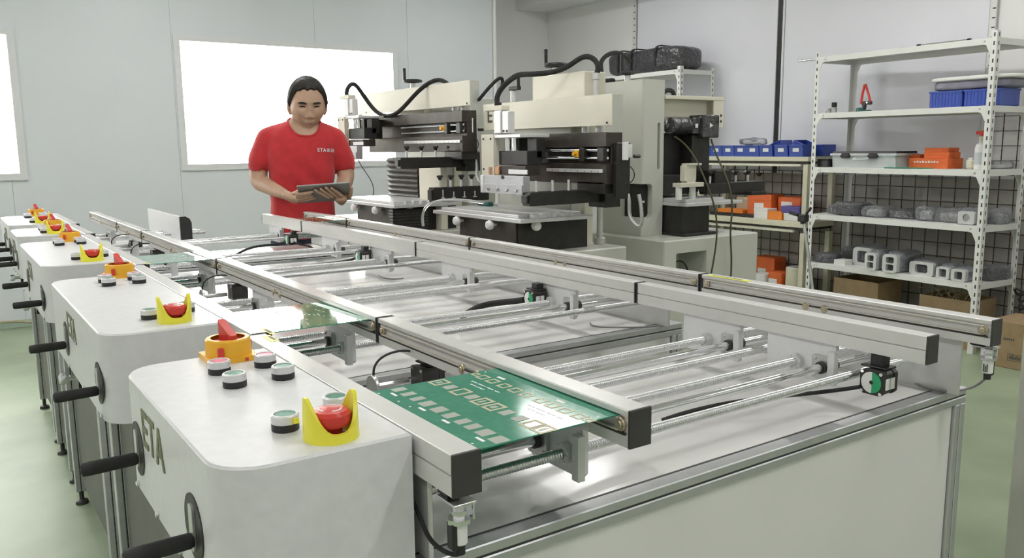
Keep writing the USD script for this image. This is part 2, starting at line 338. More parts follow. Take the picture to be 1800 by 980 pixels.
def motor(par, x, y, z, face=-1, green=True, stick=True):
    """square stepper motor hung under a rail: face towards x*face"""
    a = .0205; L = .042
    xa, xb = (x, x + L) if face < 0 else (x - L, x)
    oc = Polygon([(-a + .005, -a), (a - .005, -a), (a, -a + .005), (a, a - .005), (a - .005, a), (-a + .005, a), (-a, a - .005), (-a, -a + .005)])
    oc = Polygon([(u + y, v + z) for u, v in oc.exterior.coords])
    m = part('motor', cat([ext(oc, xa, xa + .01, 'x'), ext(oc.buffer(-.0012), xa + .01, xb - .01, 'x'), ext(oc, xb - .01, xb, 'x')]), 'black_metal', par, label='small black square motor under the rail')
    fx = x; e = .0006 * face
    if green:
        half = Point(y, z).buffer(.0178); cut = sbox(y - .02, z - .02, y - .001, z + .02) 
        part('motor_label', ext(half.intersection(cut).difference(Point(y, z).buffer(.0035)), min(fx, fx + e), max(fx, fx + e), 'x'), 'motor_green', m)
        part('motor_label', ext(half.difference(cut).difference(Point(y, z).buffer(.0035)), min(fx, fx + e), max(fx, fx + e), 'x'), 'label_white', m)
    part('corner_screw', [cyl((fx, y + u, z + v), (fx + face * .0015, y + u, z + v), .003, 10) for u in (-.0165, .0165) for v in (-.0165, .0165)], 'chrome', m)
    if stick:
        for q in (0, 1): part('sticker', bx(xa + .008 + q * .014, xa + .02 + q * .014, y - a - .0004, y - a + .0008, z - .011, z + .008, .0002), 'label_white', m)
    part('motor_bracket', cat([bx(xa + .014, xb + .004, y - .015, y + .03, z + a, z + a + .003), bx(xa + .022, xb, y - .006, y + .018, z + a + .002, ZR0)]), 'black_plastic', m)
    return m

CM = []
for k, (nm, y0, y1, t0, t1, b0, b1, dx, triads) in enumerate(MODS):
    lab = {'nearest': 'nearest conveyor module, with a green-labelled motor and sensors at its open end', 'second': 'second conveyor module from the front, carrying the mirror-bright circuit board',
           'third': 'third conveyor module from the front with four adjustable rails', 'fourth': 'short fourth conveyor module in front of the man in red',
           'farthest': 'farthest conveyor module with a white end shroud, near the windows'}[nm]
    cm = thing('conveyor_module', lab, 'conveyor', (.95, (t0 + t1) / 2, 0)); CM.append(cm)
    last = nm == 'farthest'
    make_rail(cm, (AX[0] + dx, AX[1] + dx), y0, y1, +1)
    make_rail(cm, BX_, y0, y1, -1)
    if not last:
        make_rail(cm, CX, y0, y1, +1); make_rail(cm, DX, y0, y1, -1)
    # table frame
    TX0, TX1 = .30 + dx * .5, (1.0 if last else 1.548); pf = .03
    fr = part('table_frame', cat([
        bx(TX0, TX1, t0, t0 + pf, ZTAB - .0135, ZTAB), bx(TX0, TX1, t0 + .003, t0 + pf, ZTAB - .0165, ZTAB - .0135), bx(TX0, TX1, t0, t0 + pf, ZTAB - pf, ZTAB - .0165),
        bx(TX0, TX1, t1 - pf, t1, ZTAB - .0135, ZTAB), bx(TX0, TX1, t1 - pf, t1 - .003, ZTAB - .0165, ZTAB - .0135), bx(TX0, TX1, t1 - pf, t1, ZTAB - pf, ZTAB - .0165),
        bx(TX0, TX0 + pf, t0 + pf, t1 - pf, ZTAB - pf, ZTAB), bx(TX1 - pf, TX1, t0 + pf, t1 - pf, ZTAB - pf, ZTAB)]), 'aluminium', cm)
    part('frame_groove', bx(TX0, TX1, t0 + .0018, t0 + .0032, ZTAB - .0166, ZTAB - .0134, .0001), 'dark_cap', fr)
    part('frame_groove', bx(TX0 + pf, TX1 - pf, t0 + .024, t0 + .028, ZTAB - .001, ZTAB + .0004, .0002), 'dark_cap', fr)
    part('table_panel', bx(TX0 + .02, TX1 - .02, t0 + .03, t1 - .03, ZTAB - .008, ZTAB - .0015), 'panel_white', cm)
    for x in (TX0, TX1 - .034):
        wl = .042 if x == TX0 else .034
        for y in (t0, t1 - .034):
            lg = part('leg', cat([bx(x, x + .0155, y, y + .034, .05, ZTAB - pf), bx(x + .0185, x + wl, y, y + .034, .05, ZTAB - pf), bx(x + .0155, x + .0185, y + .003, y + .031, .05, ZTAB - pf)]), 'aluminium', cm)
            part('leg_groove', bx(x + .0154, x + .0186, y + .0016, y + .0034, .05, ZTAB - pf, .0001), 'dark_cap', lg)
            part('foot', lathe([(0, 0), (.022, 0), (.02, .012), (.008, .018), (.008, .055), (0, .055)], 14).apply_translation((x + .017, y + .017, 0)), 'dark_cap', lg)
    part('front_panel', bx(TX0 + .036, TX1 - .036, t0 + .006, t0 + .014, .09, ZTAB - pf), 'panel_matt', cm)
    part('rear_panel', bx(TX0 + .036, TX1 - .036, t1 - .014, t1 - .006, .09, ZTAB - pf), 'panel_matt', cm)
    part('side_panel', bx(TX1 - .014, TX1 - .006, t0 + .036, t1 - .036, .09, ZTAB - pf), 'panel_matt', cm)
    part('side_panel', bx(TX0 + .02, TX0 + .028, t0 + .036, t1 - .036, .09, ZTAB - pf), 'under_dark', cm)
    # fixed rail supports
    part('rail_support', bx(AX[0] + dx + .014, AX[0] + dx + .02, max(t0, y0 + .03), min(t1, y1 - .03), ZTAB, ZR0), 'plate_grey', cm)
    if not last:
        part('rail_support', bx(1.478, 1.484, max(t0 - .02, y0 + .03), min(t1 + .02, y1 - .03), ZTAB, ZR0), 'plate_grey', cm)
    xe = 1.478 if not last else 1.05
    for (s1, rd, s2) in triads:
        for y in (s1, s2): part('lead_screw', thread((AX[0] + dx + .02, y, ZS), (xe, y, ZS), .0072), 'screw_steel', cm, smooth=60)
        part('guide_rod', cyl((AX[0] + dx + .02, rd, ZS), (xe, rd, ZS), .0075, 20, .0006), 'chrome', cm)
    # adjustable rails' hangers
    if not last:
        for (s1, rd, s2) in triads:
            hanger(cm, 1.266, rd - .022, s1 + .068, [rd], [s1], -1, 'box_white')
            hanger(cm, .642, s2 - .03, rd + .03, [rd], [s2], -1)
    else:
        hanger(cm, .642, 4.08, 4.24, [4.2], [4.12], -1)
        sh = ext(unary_union([sbox(3.50, .84, 4.20, .975).difference(sbox(3.50, .95, 3.525, .98)), Point(3.525, .95).buffer(.025)]), .87, .90, 'x')
        # white shroud of the narrow third rail
        part('end_shroud', ext(Polygon([(3.94, .835), (4.60, .835), (4.60, .955), (3.94, .955)]), .895, .902, 'x'), 'box_white', cm, label='white upright shroud plate')
        part('shroud_end', ext(Polygon([(.895, .835), (.945, .835), (.945, .925), (.938, .943), (.92, .955), (.895, .955)]), 3.925, 3.94, 'y'), 'black_plastic', cm, label='black rounded end of the shroud')
# motors and cables on the adjustable rails
m1 = motor(CM[0], 1.236, .760, .862)
part('motor_cable', tube([(1.236, .78, .850), (1.20, .83, .835), (1.12, .872, .83), (1.05, .90, .826), (.99, .93, .815), (.95, .95, .803)], .0035, 8), 'black_rubber', m1)
m2 = motor(CM[1], 1.216, 1.695, .868)
part('cable_chain', corrugated([(1.222, 1.72, .862), (1.20, 1.80, .845), (1.165, 1.835, .835), (1.12, 1.82, .828), (1.08, 1.805, .822)], .0085, .1, .006), 'black_rubber', m2)
m3 = motor(CM[2], 1.216, 2.735, .868)
part('motor_cable', tube([(1.22, 2.76, .862), (1.15, 2.84, .84), (1.08, 2.86, .835), (.98, 2.86, .82), (.90, 2.88, .806)], .005, 8), 'black_rubber', m3)
m4 = motor(CM[3], 1.216, 3.455, .868)
part('motor_cable', tube([(1.22, 3.47, .86), (1.17, 3.52, .845), (1.10, 3.53, .84), (1.03, 3.50, .825), (.98, 3.49, .806)], .005, 8), 'black_rubber', m4)
part('motor_cable', tube([(1.24, 3.44, .86), (1.26, 3.37, .85), (1.28, 3.33, .84), (1.30, 3.31, .806)], .004, 8), 'black_rubber', m4)
for i, y in ((0, 1.195), (1, 2.25), (2, 3.22), (3, 3.62)):
    mb = motor(CM[i], .628, y, .872, -1, green=False, stick=False)
    part('hand_knob', cat([cyl((.56, y + .03, .862), (.566, y + .03, .862), .021, 24, .001), cyl((.566, y + .03, .862), (.628, y + .03, .862), .005, 10)]), 'zinc', mb)
    part('knob_cord', tube([(.565, y + .03, .88), (.57, y + .031, .90), (.6, y + .03, .915), (.628, y + .02, .915)], .002, 6), 'black_plastic', mb)
# loose grey leads lying on the tables
for i, pts in ((0, [(1.495, .70, .845), (1.50, .745, .806), (1.47, .775, .804), (1.47, .80, .804), (1.485, .83, .804), (1.48, .87, .805)]),
               (1, [(1.45, 1.47, .806), (1.40, 1.50, .804), (1.36, 1.53, .804), (1.33, 1.58, .804), (1.34, 1.60, .806)]),
               (2, [(1.30, 2.55, .806), (1.27, 2.58, .804), (1.26, 2.64, .804), (1.27, 2.68, .806)])):
    part('sensor_lead', tube(pts, .0022, 8), 'grey_cable', CM[i])
# sensors hanging from the open end of the nearest module
def sensor(par, x, y, zt, flip):
    s = part('sensor', cat([cyl((x, y, zt - .045), (x, y, zt - .018), .0085, 18, .001), cyl((x, y, zt - .018), (x, y, zt), .006, 16)]), 'label_white', par, label='small photoelectric sensor in a chrome nut')
    part('sensor_nut', cat([cyl((x, y, zt - .022), (x, y, zt - .017), .013, 6), cyl((x, y, zt - .013), (x, y, zt - .009), .0085, 6)]), 'chrome', s)
    part('sensor_back', bx(x + (.002 if flip else -.011), x + (.012 if flip else -.002), y - .006, y + .007, zt - .05, zt - .02), 'black_plastic', s)
    part('sensor_plug', cyl((x, y, zt - .056), (x, y, zt - .045), .006, 14), 'black_plastic', s)
    part('sensor_print', [bx(x - .009, x - .0082, y - .004 + .003 * q, y - .002 + .003 * q, zt - .042, zt - .028 - .003 * (q % 2), .0001) for q in range(3)], 'ink_dark', s)
    part('sensor_bracket', cat([bx(x - .012, x + .014, y - .012, y + .025, zt - .001, zt + .0015), bx(x + .012, x + .0145, y - .008, y + .02, zt - .02, zt)]), 'chrome', s)
    part('bracket_foot', bx(x - .008, x + .008, y + .01, y + .03, zt + .001, ZR0 + .001), 'black_plastic', s)
    return s
sensor(CM[0], 1.472, .69, .900, True)
sa = sensor(CM[0], .405, .688, .898, False)
part('sensor_lead', tube([(.405, .688, .842), (.404, .70, .836), (.398, .73, .838), (.399, .75, .845), (.400, .77, .86), (.403, .80, .87), (.41, .84, .86)], .0025, 8), 'black_rubber', sa)
# yellow rail stickers at the module joints
for i, x, y, l in ((1, .432 + .012, 1.40, .05), (2, .432 + .028, 2.42, .03), (0, .432, 1.345, .05), (0, 1.478, 1.345, .12)):
    part('warning_sticker', bx(x - .012 - (.0 if i else .006), x - .003, y - l - .02, y - .02, ZR1, ZR1 + .0004, .0001), 'yellow_plastic', CM[i], label='yellow sticker on the rail')
    part('sticker_print', bx(x - .010, x - .005, y - l * .8 - .02, y - .03, ZR1 + .0004, ZR1 + .0006, .00005), 'ink_dark', CM[i])

# ------------------------------------------------------------------ control boxes
ZB0, ZB1 = .8005, .953
def push_button(par, x, y, z, capm):
    b = part('push_button', cyl((x, y, z), (x, y, z + .0085), .0148, 24, .0006), 'black_plastic', par)
    part('button_ring', lathe([(.0112, .0085), (.0148, .0085), (.0148, .0165), (.0135, .018), (.0118, .018), (.0112, .0165)], 28).apply_translation((x, y, z)), 'light_alloy', b)
    part('button_cap', cyl((x, y, z + .006), (x, y, z + .0172), .0112, 24, .001), capm, b); return b
def estop(par, x, y, z):
    n = 48; V, F = [], []
    ro, ri = .0280, .0238
    for i in range(n):
        a = 2 * math.pi * i / n; h = .010 + .037 * abs(math.cos(a)) ** 3.4       # two tall ears left and right, low front and back
        for r, zz in ((ro + .001, 0), (ro, h), (ri, h), (ri, 0)): V.append((x + r * math.cos(a), y + r * math.sin(a), z + zz))
    for i in range(n):
        j = (i + 1) % n
        for q in range(4):
            a, b, c, d = 4 * i + q, 4 * j + q, 4 * j + (q + 1) % 4, 4 * i + (q + 1) % 4; F += [(a, b, c), (a, c, d)]
    s = part('stop_guard', fix(trimesh.Trimesh(V, F, process=False)), 'yellow_plastic', par, label='yellow two-eared guard of the emergency stop')
    part('stop_button', lathe([(0, .002), (.012, .002), (.012, .012), (.0195, .014), (.0215, .019), (.021, .026), (.0175, .0295), (.008, .031), (0, .0313)], 32).apply_translation((x, y, z)), 'red_plastic', s, label='red mushroom push button')
    ar = []
    for a0 in (.3, 2.4, 4.5):
        th = np.linspace(a0, a0 + 1.3, 8); ar.append(ext(Polygon([(x + .0125 * math.cos(t), y + .0125 * math.sin(t)) for t in th] + [(x + .0108 * math.cos(t), y + .0108 * math.sin(t)) for t in th[::-1]]), z + .0302, z + .0309))
    part('stop_arrow', ar, 'ink_white', s); return s
def rotary(par, x, y, z, ang=.5):
    def part(n, m, mt, p, **k):
        m = m.copy(); m.vertices = (m.vertices - (x, y, z)) * (1.13, 1.13, 1.08) + (x, y, z); return globals()['part'](n, m, mt, p, **k)
    s = part('switch_base', cat([ext(rrect(x - .03, x + .03, y - .03, y + .03, .004), z, z + .007), lathe([(.021, .006), (.0285, .006), (.0275, .027), (.0262, .029), (.021, .029)], 36).apply_translation((x, y, z))]), 'amber_plastic', par, label='amber collar of the main switch')
    part('switch_disc', cyl((x, y, z + .01), (x, y, z + .0245), .021, 32, .001), 'red_plastic', s)
    hb = ext(rrect(-.0052, .0052, -.019, .019, .004), .024, .046); hb2 = hb.copy()
    v = hb.vertices; v[:, 2] -= (np.clip(-v[:, 1] / .021, -1, 1) * .009 + .004) * (v[:, 2] > .04); hb.vertices = v
    part('switch_handle', move(rotm(hb, ang), (x, y, z)), 'red_plastic', s, label='red turning handle')
    part('switch_window', cat([bx(x - .020, x - .0135, y - .0285, y - .0225, z + .008, z + .021, .0005), bx(x + .012, x + .016, y - .031, y - .029, z + .001, z + .005, .0004), bx(x + .026, x + .0287, y - .004, y + .004, z + .01, z + .022, .0004)]), 'red_plastic', s)
    return s
def crank(par, x, y, z, rd=.036, hang=-.6):
    d = part('crank_dial', ext(Point(y, z).buffer(rd, quad_segs=10), x - .0015, x + .001, 'x'), 'dark_cap', par, label='dark round crank recess')
    part('crank_arm', ext(rrect(y - .008, y + .008, z - .026, z + .026, .006), x - .004, x - .0012, 'x'), 'zinc', d)
    yy, zz = y - .004, z - .012
    part('crank_grip', aim(lathe([(0, 0), (.0068, 0), (.0085, .004), (.0088, .03), (.0092, .058), (.0085, .066), (.005, .068), (0, .068)], 18), (x - .003, yy, zz), (x - .071, yy, zz - .001)), 'black_rubber', d, label='black crank grip')
    return d
for k, (nm, y0, y1, t0, t1, b0, b1, dx, _) in enumerate(MODS):
    lab = {'nearest': 'nearest white control box with pink and green buttons and an amber main switch', 'second': 'second white control box from the front beside the conveyor',
           'third': 'third white control box from the front beside the conveyor', 'fourth': 'small white control box, fourth from the front', 'farthest': 'farthest white control box, by the window wall'}[nm]
    X0, X1 = .19 + dx * .8, .390 + dx; R = .05
    cbx = thing('control_box', lab, 'control box', ((X0 + X1) / 2, (b0 + b1) / 2, ZB0))
    sh = unary_union([rrect(X0, X1 - .05, b0, b1, R, 8), sbox(X0 + R, b0, X1, b1)])
    c = .0025; pts = []
    shell = cat([ext(sh, ZB0, ZB1 - c)])
    # chamfered lid: hull of the outline and a slightly smaller outline on top
    lid = trimesh.convex.convex_hull(np.vstack([[(x, y, ZB1 - c - .001) for x, y in sh.exterior.coords], [(x, y, ZB1) for x, y in sh.buffer(-c).exterior.coords]]))
    part('housing', cat([shell, lid]), 'box_white', cbx)
    L = b1 - b0; cx = (X0 + X1) / 2
    es_y, sw_y = b0 + .04 + .02 * (k > 0), b1 - .032
    rotary(cbx, X0 + .137 + .01 * (k > 0), sw_y, ZB1, .12)
    if k != 3 or True:
        push_button(cbx, X0 + .103, sw_y - .075, ZB1, 'pink_cap'); push_button(cbx, X0 + .101, sw_y - .151 + .015 * (k > 0), ZB1, 'green_cap')
        push_button(cbx, X0 + .165, sw_y - .076, ZB1, 'pink_cap'); push_button(cbx, X0 + .164, sw_y - .151 + .015 * (k > 0), ZB1, 'green_cap')
    g3 = push_button(cbx, X0 + .096, es_y + .051, ZB1, 'green_cap'); push_button(cbx, X0 + .166, es_y + .080, ZB1, 'green_cap')
    estop(cbx, X0 + .127, es_y, ZB1)
    if k == 0: part('button_sticker', bx(X0 + .1, X0 + .106, es_y + .0355, es_y + .0370, ZB1 + .009, ZB1 + .015, .0001), 'yellow_plastic', g3)
    zc = .862
    if k == 0: ys = (.865, 1.150)
    elif k == 3: ys = (b0 + .09, b1 - .09)
    else: ys = (b0 + .065, b1 - .25 + .0 * k)
    for y in ys: crank(cbx, X0, y, zc)
    part('lettering', text_on('ETA', .046, .0012, (X0, (ys[1] - .035), .880), (0, -1, 0), (0, 0, 1)), 'olive_ink', cbx, label='ETA lettering on the side')
    for y in np.linspace(b0 + .06, b1 - .06, 4): part('case_screw', cyl((X0, y, ZB0 + .006), (X0 - .004, y, ZB0 + .006), .004, 10, .0008), 'chrome', cbx)
    yk = b1 - .22 if k == 0 else b1 - .35 * L
    kb = part('clamp_bracket', ext(Polygon([(yk - .03, ZB0), (yk + .02, ZB0), (yk - .01, ZB0 - .045)]), X0 + .012, X0 + .02, 'x'), 'black_plastic', cbx)
    part('clamp_knob', aim(lathe([(0, 0), (.006, 0), (.006, .02), (.012, .022), (.0125, .034), (.009, .037), (0, .037)], 7), (X0 + .014, yk - .008, ZB0 - .02), (X0 - .03, yk - .008, ZB0 - .02)), 'chrome', kb)

# ------------------------------------------------------------------ circuit boards
ZP = .9395
def board(label, x0, x1, y0, y1, mat, rich, tilt=0.0):
    b = thing('circuit_board', label, 'circuit board', ((x0 + x1) / 2, (y0 + y1) / 2, ZP))
    if tilt: UsdGeom.Xformable(b).AddRotateXOp().Set(tilt)
    part('board', bx(x0, x1, y0, y1, ZP, ZP + .0016, .0002), mat, b); z0, z1 = ZP + .0016, ZP + .0019
    pad = lambda m, poly, mt='solder': part('solder_pad', ext(poly, z0, z1), mt, b, smooth=False)
    if rich:
        r1 = [(.945, 14), (.920, 13), (.895, 13), (.870, 17), (.841, 18), (.814, 15), (.787, 14), (.765, 14), (.740, 18), (.713, 18)]
        for y, s in r1: pad(b, sbox(.471 - .0095, y - s * .00052, .471 + .0095, y + s * .00052))
        for k, y in enumerate((.943, .915, .889, .861, .838, .811, .784, .757, .733, .712)):
            if k % 2 == 1 and k != 5 and k != 9 or k == 6: pad(b, sbox(.5205, y - .0075, .5385, y + .0075))
            else:
                o = sbox(.5165, y - .0115, .5425, y + .0105); i = sbox(.5205, y - .0075, .5385, y + .0065)
                pad(b, o.difference(i), 'copper_pad')
                if k in (0, 5): pad(b, sbox(.524, y - .004, .534, y + .003))
                if k in (4, 9): pad(b, sbox(.5235, y - .002, .5355, y + .0015), 'copper_pad')
        for k, y in enumerate((.948, .929, .905, .878, .853, .827, .798, .773, .749, .723, .705)):
            s = .006 if k in (0, 10) else .0085
            o = sbox(.5895 - s, y - s, .5895 + s, y + s); pad(b, o.difference(o.buffer(-.003, join_style=2)), 'copper_pad')
        sk = [sbox(.603, y - .010, .611, y + .010).buffer(-.0015) for y in (.911, .781)] + [sbox(.4535, y - .008, .4575, y + .008) for y in (.93, .855, .799, .726)]
        sk += [Point(x, y).buffer(.0016) for x, y in ((.442, .945), (.6, .83), (.607, .838), (.447, .90), (.448, .872), (.607, .95), (.607, .71), (.442, .72))]
        part('silkscreen', [ext(p, z0, z0 + .00015) for p in sk], 'ink_white', b, smooth=False)
        tx = []
        for yy in (.9235, .7935):        # two rows of tiny print, too small to read
            for row, (xx, n) in enumerate(((.5675, 24), (.5585, 13))):
                yq = yy - (.012 if row else 0)
                for q in range(n):
                    if q % 7 == 5: continue
                    tx.append(ext(sbox(xx - .0015 + .0006 * (q % 3), yq - q * .0028 - .002, xx + .0015, yq - q * .0028), z0, z0 + .00015))
        part('small_print', tx, 'ink_white', b, smooth=False, kind='stuff')
    else:
        r = random.Random(int(y0 * 1000)); ps = []
        for i in range(70):
            x, y = r.uniform(x0 + .01, x1 - .02), r.uniform(y0 + .01, y1 - .01); s = r.uniform(.002, .006); ps.append(ext(sbox(x, y, x + s * .5, y + s * 1.8), z0, z0 + .0002))
        part('solder_pads', ps, 'solder', b, smooth=False, kind='stuff')
board('green circuit board with silver pads on the nearest conveyor module', .4265, .6325, .702, .958, 'circuit_green', True)
board('glossy circuit board on the second module mirroring the bright window', .4385, .6325, 1.375, 1.612, 'circuit_gloss', False, -.8)
board('pale green circuit board on the third conveyor module', .4545, .6325, 2.43, 2.66, 'circuit_gloss', False, -.4)
board('green circuit board on the far end of the right-hand lane', 1.2845, 1.4625, 3.42, 3.66, 'circuit_gloss', False)

# ------------------------------------------------------------------ stencil printers
def bellows(x0, x1, y0, y1, z0, z1, n, amp=.012):
    """rectangular accordion sleeve"""
    V, F = [], []; k = 2 * n + 1
    for i in range(k):
        e = amp if i % 2 else 0.0; z = z0 + (z1 - z0) * i / (k - 1)
        V += [(x0 - e, y0 - e, z), (x1 + e, y0 - e, z), (x1 + e, y1 + e, z), (x0 - e, y1 + e, z)]
    for i in range(k - 1):
        for j in range(4):
            a, b, c, d = 4 * i + j, 4 * i + (j + 1) % 4, 4 * i + 4 + (j + 1) % 4, 4 * i + 4 + j; F += [(a, b, c), (a, c, d)]
    t = 4 * (k - 1); F += [(0, 2, 1), (0, 3, 2), (t, t + 1, t + 2), (t, t + 2, t + 3)]
    return fix(trimesh.Trimesh(V, F, process=False))
def cone_knob(p, d):
    p = np.array(p, float); d = np.array(d, float)
    return aim(lathe([(0, 0), (.006, 0), (.008, .018), (.02, .024), (.022, .034), (.018, .046), (.012, .05), (0, .05)], 18), p, p + d)
def wheel(par, x, y, z, r=.05, spin=0.0, grip=.075):
    w = part('handwheel', cat([cyl((x, y, z - .05), (x, y, z), .016, 18, .001)]), 'light_alloy', par)
    ring = trimesh.creation.torus(r, .009, 28, 10); ring.apply_translation((x, y, z + .012))
    sp = [cyl((x, y, z + .012), (x + r * math.cos(a + spin), y + r * math.sin(a + spin), z + .012), .007, 8) for a in (0, 2.1, 4.2)]
    hx, hy = x + r * math.cos(spin + 1.57), y + r * math.sin(spin + 1.57)
    part('wheel_rim', cat([ring, cyl((x, y, z), (x, y, z + .022), .018, 16, .002)] + sp), 'black_plastic', w)
    part('wheel_grip', cyl((hx, hy, z + .015), (hx, hy, z + .015 + grip), .0095, 14, .003), 'black_plastic', w)
def crank_knob(par, x, y, z):
    w = part('small_crank', cat([cyl((x, y, z - .06), (x, y, z), .014, 16, .001)]), 'light_alloy', par)
    part('crank_lever', cat([bx(x - .012, x + .012, y - .06, y + .025, z, z + .02, .004), cyl((x, y - .048, z + .015), (x, y - .048, z + .085), .009, 12, .003)]), 'black_plastic', w)
def arm(par, x0, x1, y, z0, z1, knobs, marks):
    a = part('clamp_arm', cat([bx(x0, x1, y - .028, y + .028, z0, z1, .003), bx(x0 - .012, x0, y - .02, y + .02, z0 + .012, z1 - .012, .002)]), 'black_metal', par, label='black clamping arm')
    for i in range(4):
        x = x0 + .05 + i * (x1 - x0 - .1) / 3.6
        part('stem', cyl((x, y, z1 - .004), (x, y, z1 + .045), .006, 12, .001), 'light_alloy', a)
        if knobs: part('arm_knob', lathe([(0, .035), (.007, .035), (.011, .046), (.017, .05), (.016, .058), (0, .06)], 8).apply_translation((x, y, z1)), 'black_plastic', a)
        if marks: part('arm_slot', cat([bx(x - .003, x + .003, y - .0295, y - .027, z0 + .022, z0 + (.05 if i else .062), .0004), bx(x - .011, x + .011, y - .0295, y - .027, z0 + .018, z0 + .023, .0004)]), 'light_alloy', a)
    return a

def printer(label, base, dn, df, dz, xo, text, hose, long_hose_mat='black_rubber'):
    """base: (x0, x1, y0, y1); dn / df: shift of everything at the near / far end along y; dz: lift of the head; xo: shift in x"""
    x0, x1, y0, y1 = base
    P = thing('stencil_printer', label, 'printing machine', ((x0 + x1) / 2, (y0 + y1) / 2, 0))
    part('base_cabinet', bx(x0, x1, y0, y1, .06, .8, .006), 'sage_paint', P)
    part('foot', [cyl((x, y, 0), (x, y, .06), .025, 14) for x in (x0 + .06, x1 - .06) for y in (y0 + .06, y1 - .06)][0], 'dark_cap', P)
    for x, y in ((x1 - .06, y0 + .06), (x0 + .06, y1 - .06), (x1 - .06, y1 - .06)): part('foot', cyl((x, y, 0), (x, y, .06), .025, 14), 'dark_cap', P)
    cy = y0 + .10
    lb = part('lift_box', bx(2.03 + xo, 2.41 + xo, cy, cy + .48, .8, .932, .002), 'black_metal', P)
    part('box_front', bx(2.022 + xo, 2.03 + xo, cy + .01, cy + .47, .803, .93, .001), 'dark_brown', lb)
    tb = part('work_table', bx(1.985 + xo, 2.375 + xo, y0 + .02, y0 + .76, .934, .951, .002), 'light_alloy', P, label='flat light grey work table')
    part('upper_plate', bx(2.01 + xo, 2.345 + xo, y0 + .075, y0 + .72, .951, .965, .002), 'light_alloy', tb)
    for i in range(5): part('table_stop', bx(2.06 + xo + i * .048, 2.085 + xo + i * .048, y0 + .03, y0 + .06, .951, .968, .001), 'light_alloy', tb)
    part('table_knob', cone_knob((2.022 + xo, cy + .16, .912), (-1, 0, 0)), 'ink_white', lb); part('table_knob', cone_knob((2.022 + xo, cy + .44, .912), (-1, 0, 0)), 'ink_white', lb)
    part('table_knob', cone_knob((2.10 + xo, cy, .915), (0, -1, 0)), 'ink_white', lb)
    # guide posts and column
    part('guide_bar', bx(2.425 + xo, 2.475 + xo, cy + .04, cy + .07, .8, 1.30 + dz, .002), 'cream_paint', P)
    part('guide_post', cat([cyl((2.525 + xo, cy + .05, .8), (2.525 + xo, cy + .05, 1.36 + dz), .014, 18), cyl((2.525 + xo, cy + .05, .8), (2.525 + xo, cy + .05, .83), .026, 18, .002)]), 'plate_grey', P)
    part('column', bx(2.56 + xo, x1 - .003 if x1 > 2.7 else 2.76 + xo, cy + .12, cy + .64 + (df - dn) * .5, .8, 1.40 + dz, .01), 'sage_paint', P) if not text else None
    part('column_cap', bx(2.47 + xo, 2.60 + xo, 3.0 + dn, 3.40 + dn, 1.30 + dz, 1.585 + dz, .004), 'cream_paint', P) if text else None
    # head beam
    yb0, yb1 = 2.73 + dn, 3.74 + df; z0, z1 = 1.335 + dz, 1.467 + dz
    bm = part('beam', cat([bx(2.40 + xo, 2.404 + xo, yb0, yb1, z0, z1, .001), bx(2.404 + xo, 2.46 + xo, yb0, yb1, z1 - .004, z1, .001), bx(2.404 + xo, 2.46 + xo, yb0 + .01, yb1, z0 + .02, z0 + .024, .001), bx(2.456 + xo, 2.46 + xo, yb0 + .01, yb1, z0 + .02, z1, .001)]), 'cream_paint', P)
    part('beam_end', bx(2.404 + xo, 2.46 + xo, yb0, yb0 + .006, z0 - .055, z1 - .004, .001), 'sage_paint', bm)
    part('beam_end', bx(2.404 + xo, 2.46 + xo, yb1 - .006, yb1, z0, z1 - .004, .001), 'sage_paint', bm)
    if text: part('lettering', text_on('ETA', .066, .0012, (2.40 + xo, yb1 - .035, z1 - .092), (0, -1, 0), (0, 0, 1)), 'ink_dark', bm, label='ETA lettering on the beam')
    part('beam_screw', [cyl((2.40 + xo, y, z), (2.397 + xo, y, z), .005, 10) for y in (yb0 + .03, yb1 - .2) for z in (z0 + .012,)], 'dark_cap', bm)
    # lift cylinders between beam and carriage
    for y in (2.86 + dn, 2.955 + dn): part('lift_cylinder', cyl((2.44 + xo, y, 1.27 + dz), (2.44 + xo, y, z0 + .022), .017, 16), 'light_alloy', P)
    # carriage: dark panel with rods, fitting and scale
    ca = part('carriage', cat([bx(2.30 + xo, 2.39 + xo, 2.65 + dn, 3.30 + df, 1.245 + dz, 1.305 + dz, .002), bx(2.33 + xo, 2.39 + xo, 2.65 + dn, 3.30 + df, 1.17 + dz, 1.245 + dz, .002), bx(2.30 + xo, 2.39 + xo, 2.65 + dn, 3.30 + df, 1.09 + dz, 1.175 + dz, .002)]), 'dark_brown', P, label='dark squeegee carriage')
    for z in (1.231, 1.199): part('guide_rod', cyl((2.305 + xo, 2.645 + dn, z + dz), (2.305 + xo, 3.10 + (df + dn) / 2, z + dz), .0055, 14), 'chrome', ca)
    part('yellow_fitting', cat([cb((2.30 + xo, 2.838 + dn, 1.216 + dz), (.02, .028, .03), .003), cyl((2.29 + xo, 2.838 + dn, 1.216 + dz), (2.275 + xo, 2.838 + dn, 1.216 + dz), .009, 12, .001)]), 'amber_plastic', ca)
    for yy, w in ((2.800, .03), (2.675, .045)): part('fitting', cb((2.302 + xo, yy + dn, 1.214 + dz), (.028, w, .058), .004), 'black_metal', ca)
    sc = part('scale_bar', bx(2.292 + xo, 2.299 + xo, 2.665 + dn, 3.05 + (df + dn) / 2, 1.138 + dz, 1.153 + dz, .0006), 'light_alloy', ca)
    part('scale_marks', [bx(2.2912 + xo, 2.2925 + xo, y - .002, y + .002, 1.141 + dz, 1.146 + dz, .0002) for y in np.arange(2.69 + dn, 3.03 + (df + dn) / 2, .045)], 'ink_dark', sc)
    en = dn + (.06 if dn else 0)
    ep = part('end_plate', bx(2.335 + xo, 2.41 + xo, 2.622 + en, 2.648 + en, 1.03 + dz, 1.262 + dz, .003), 'black_metal', P)
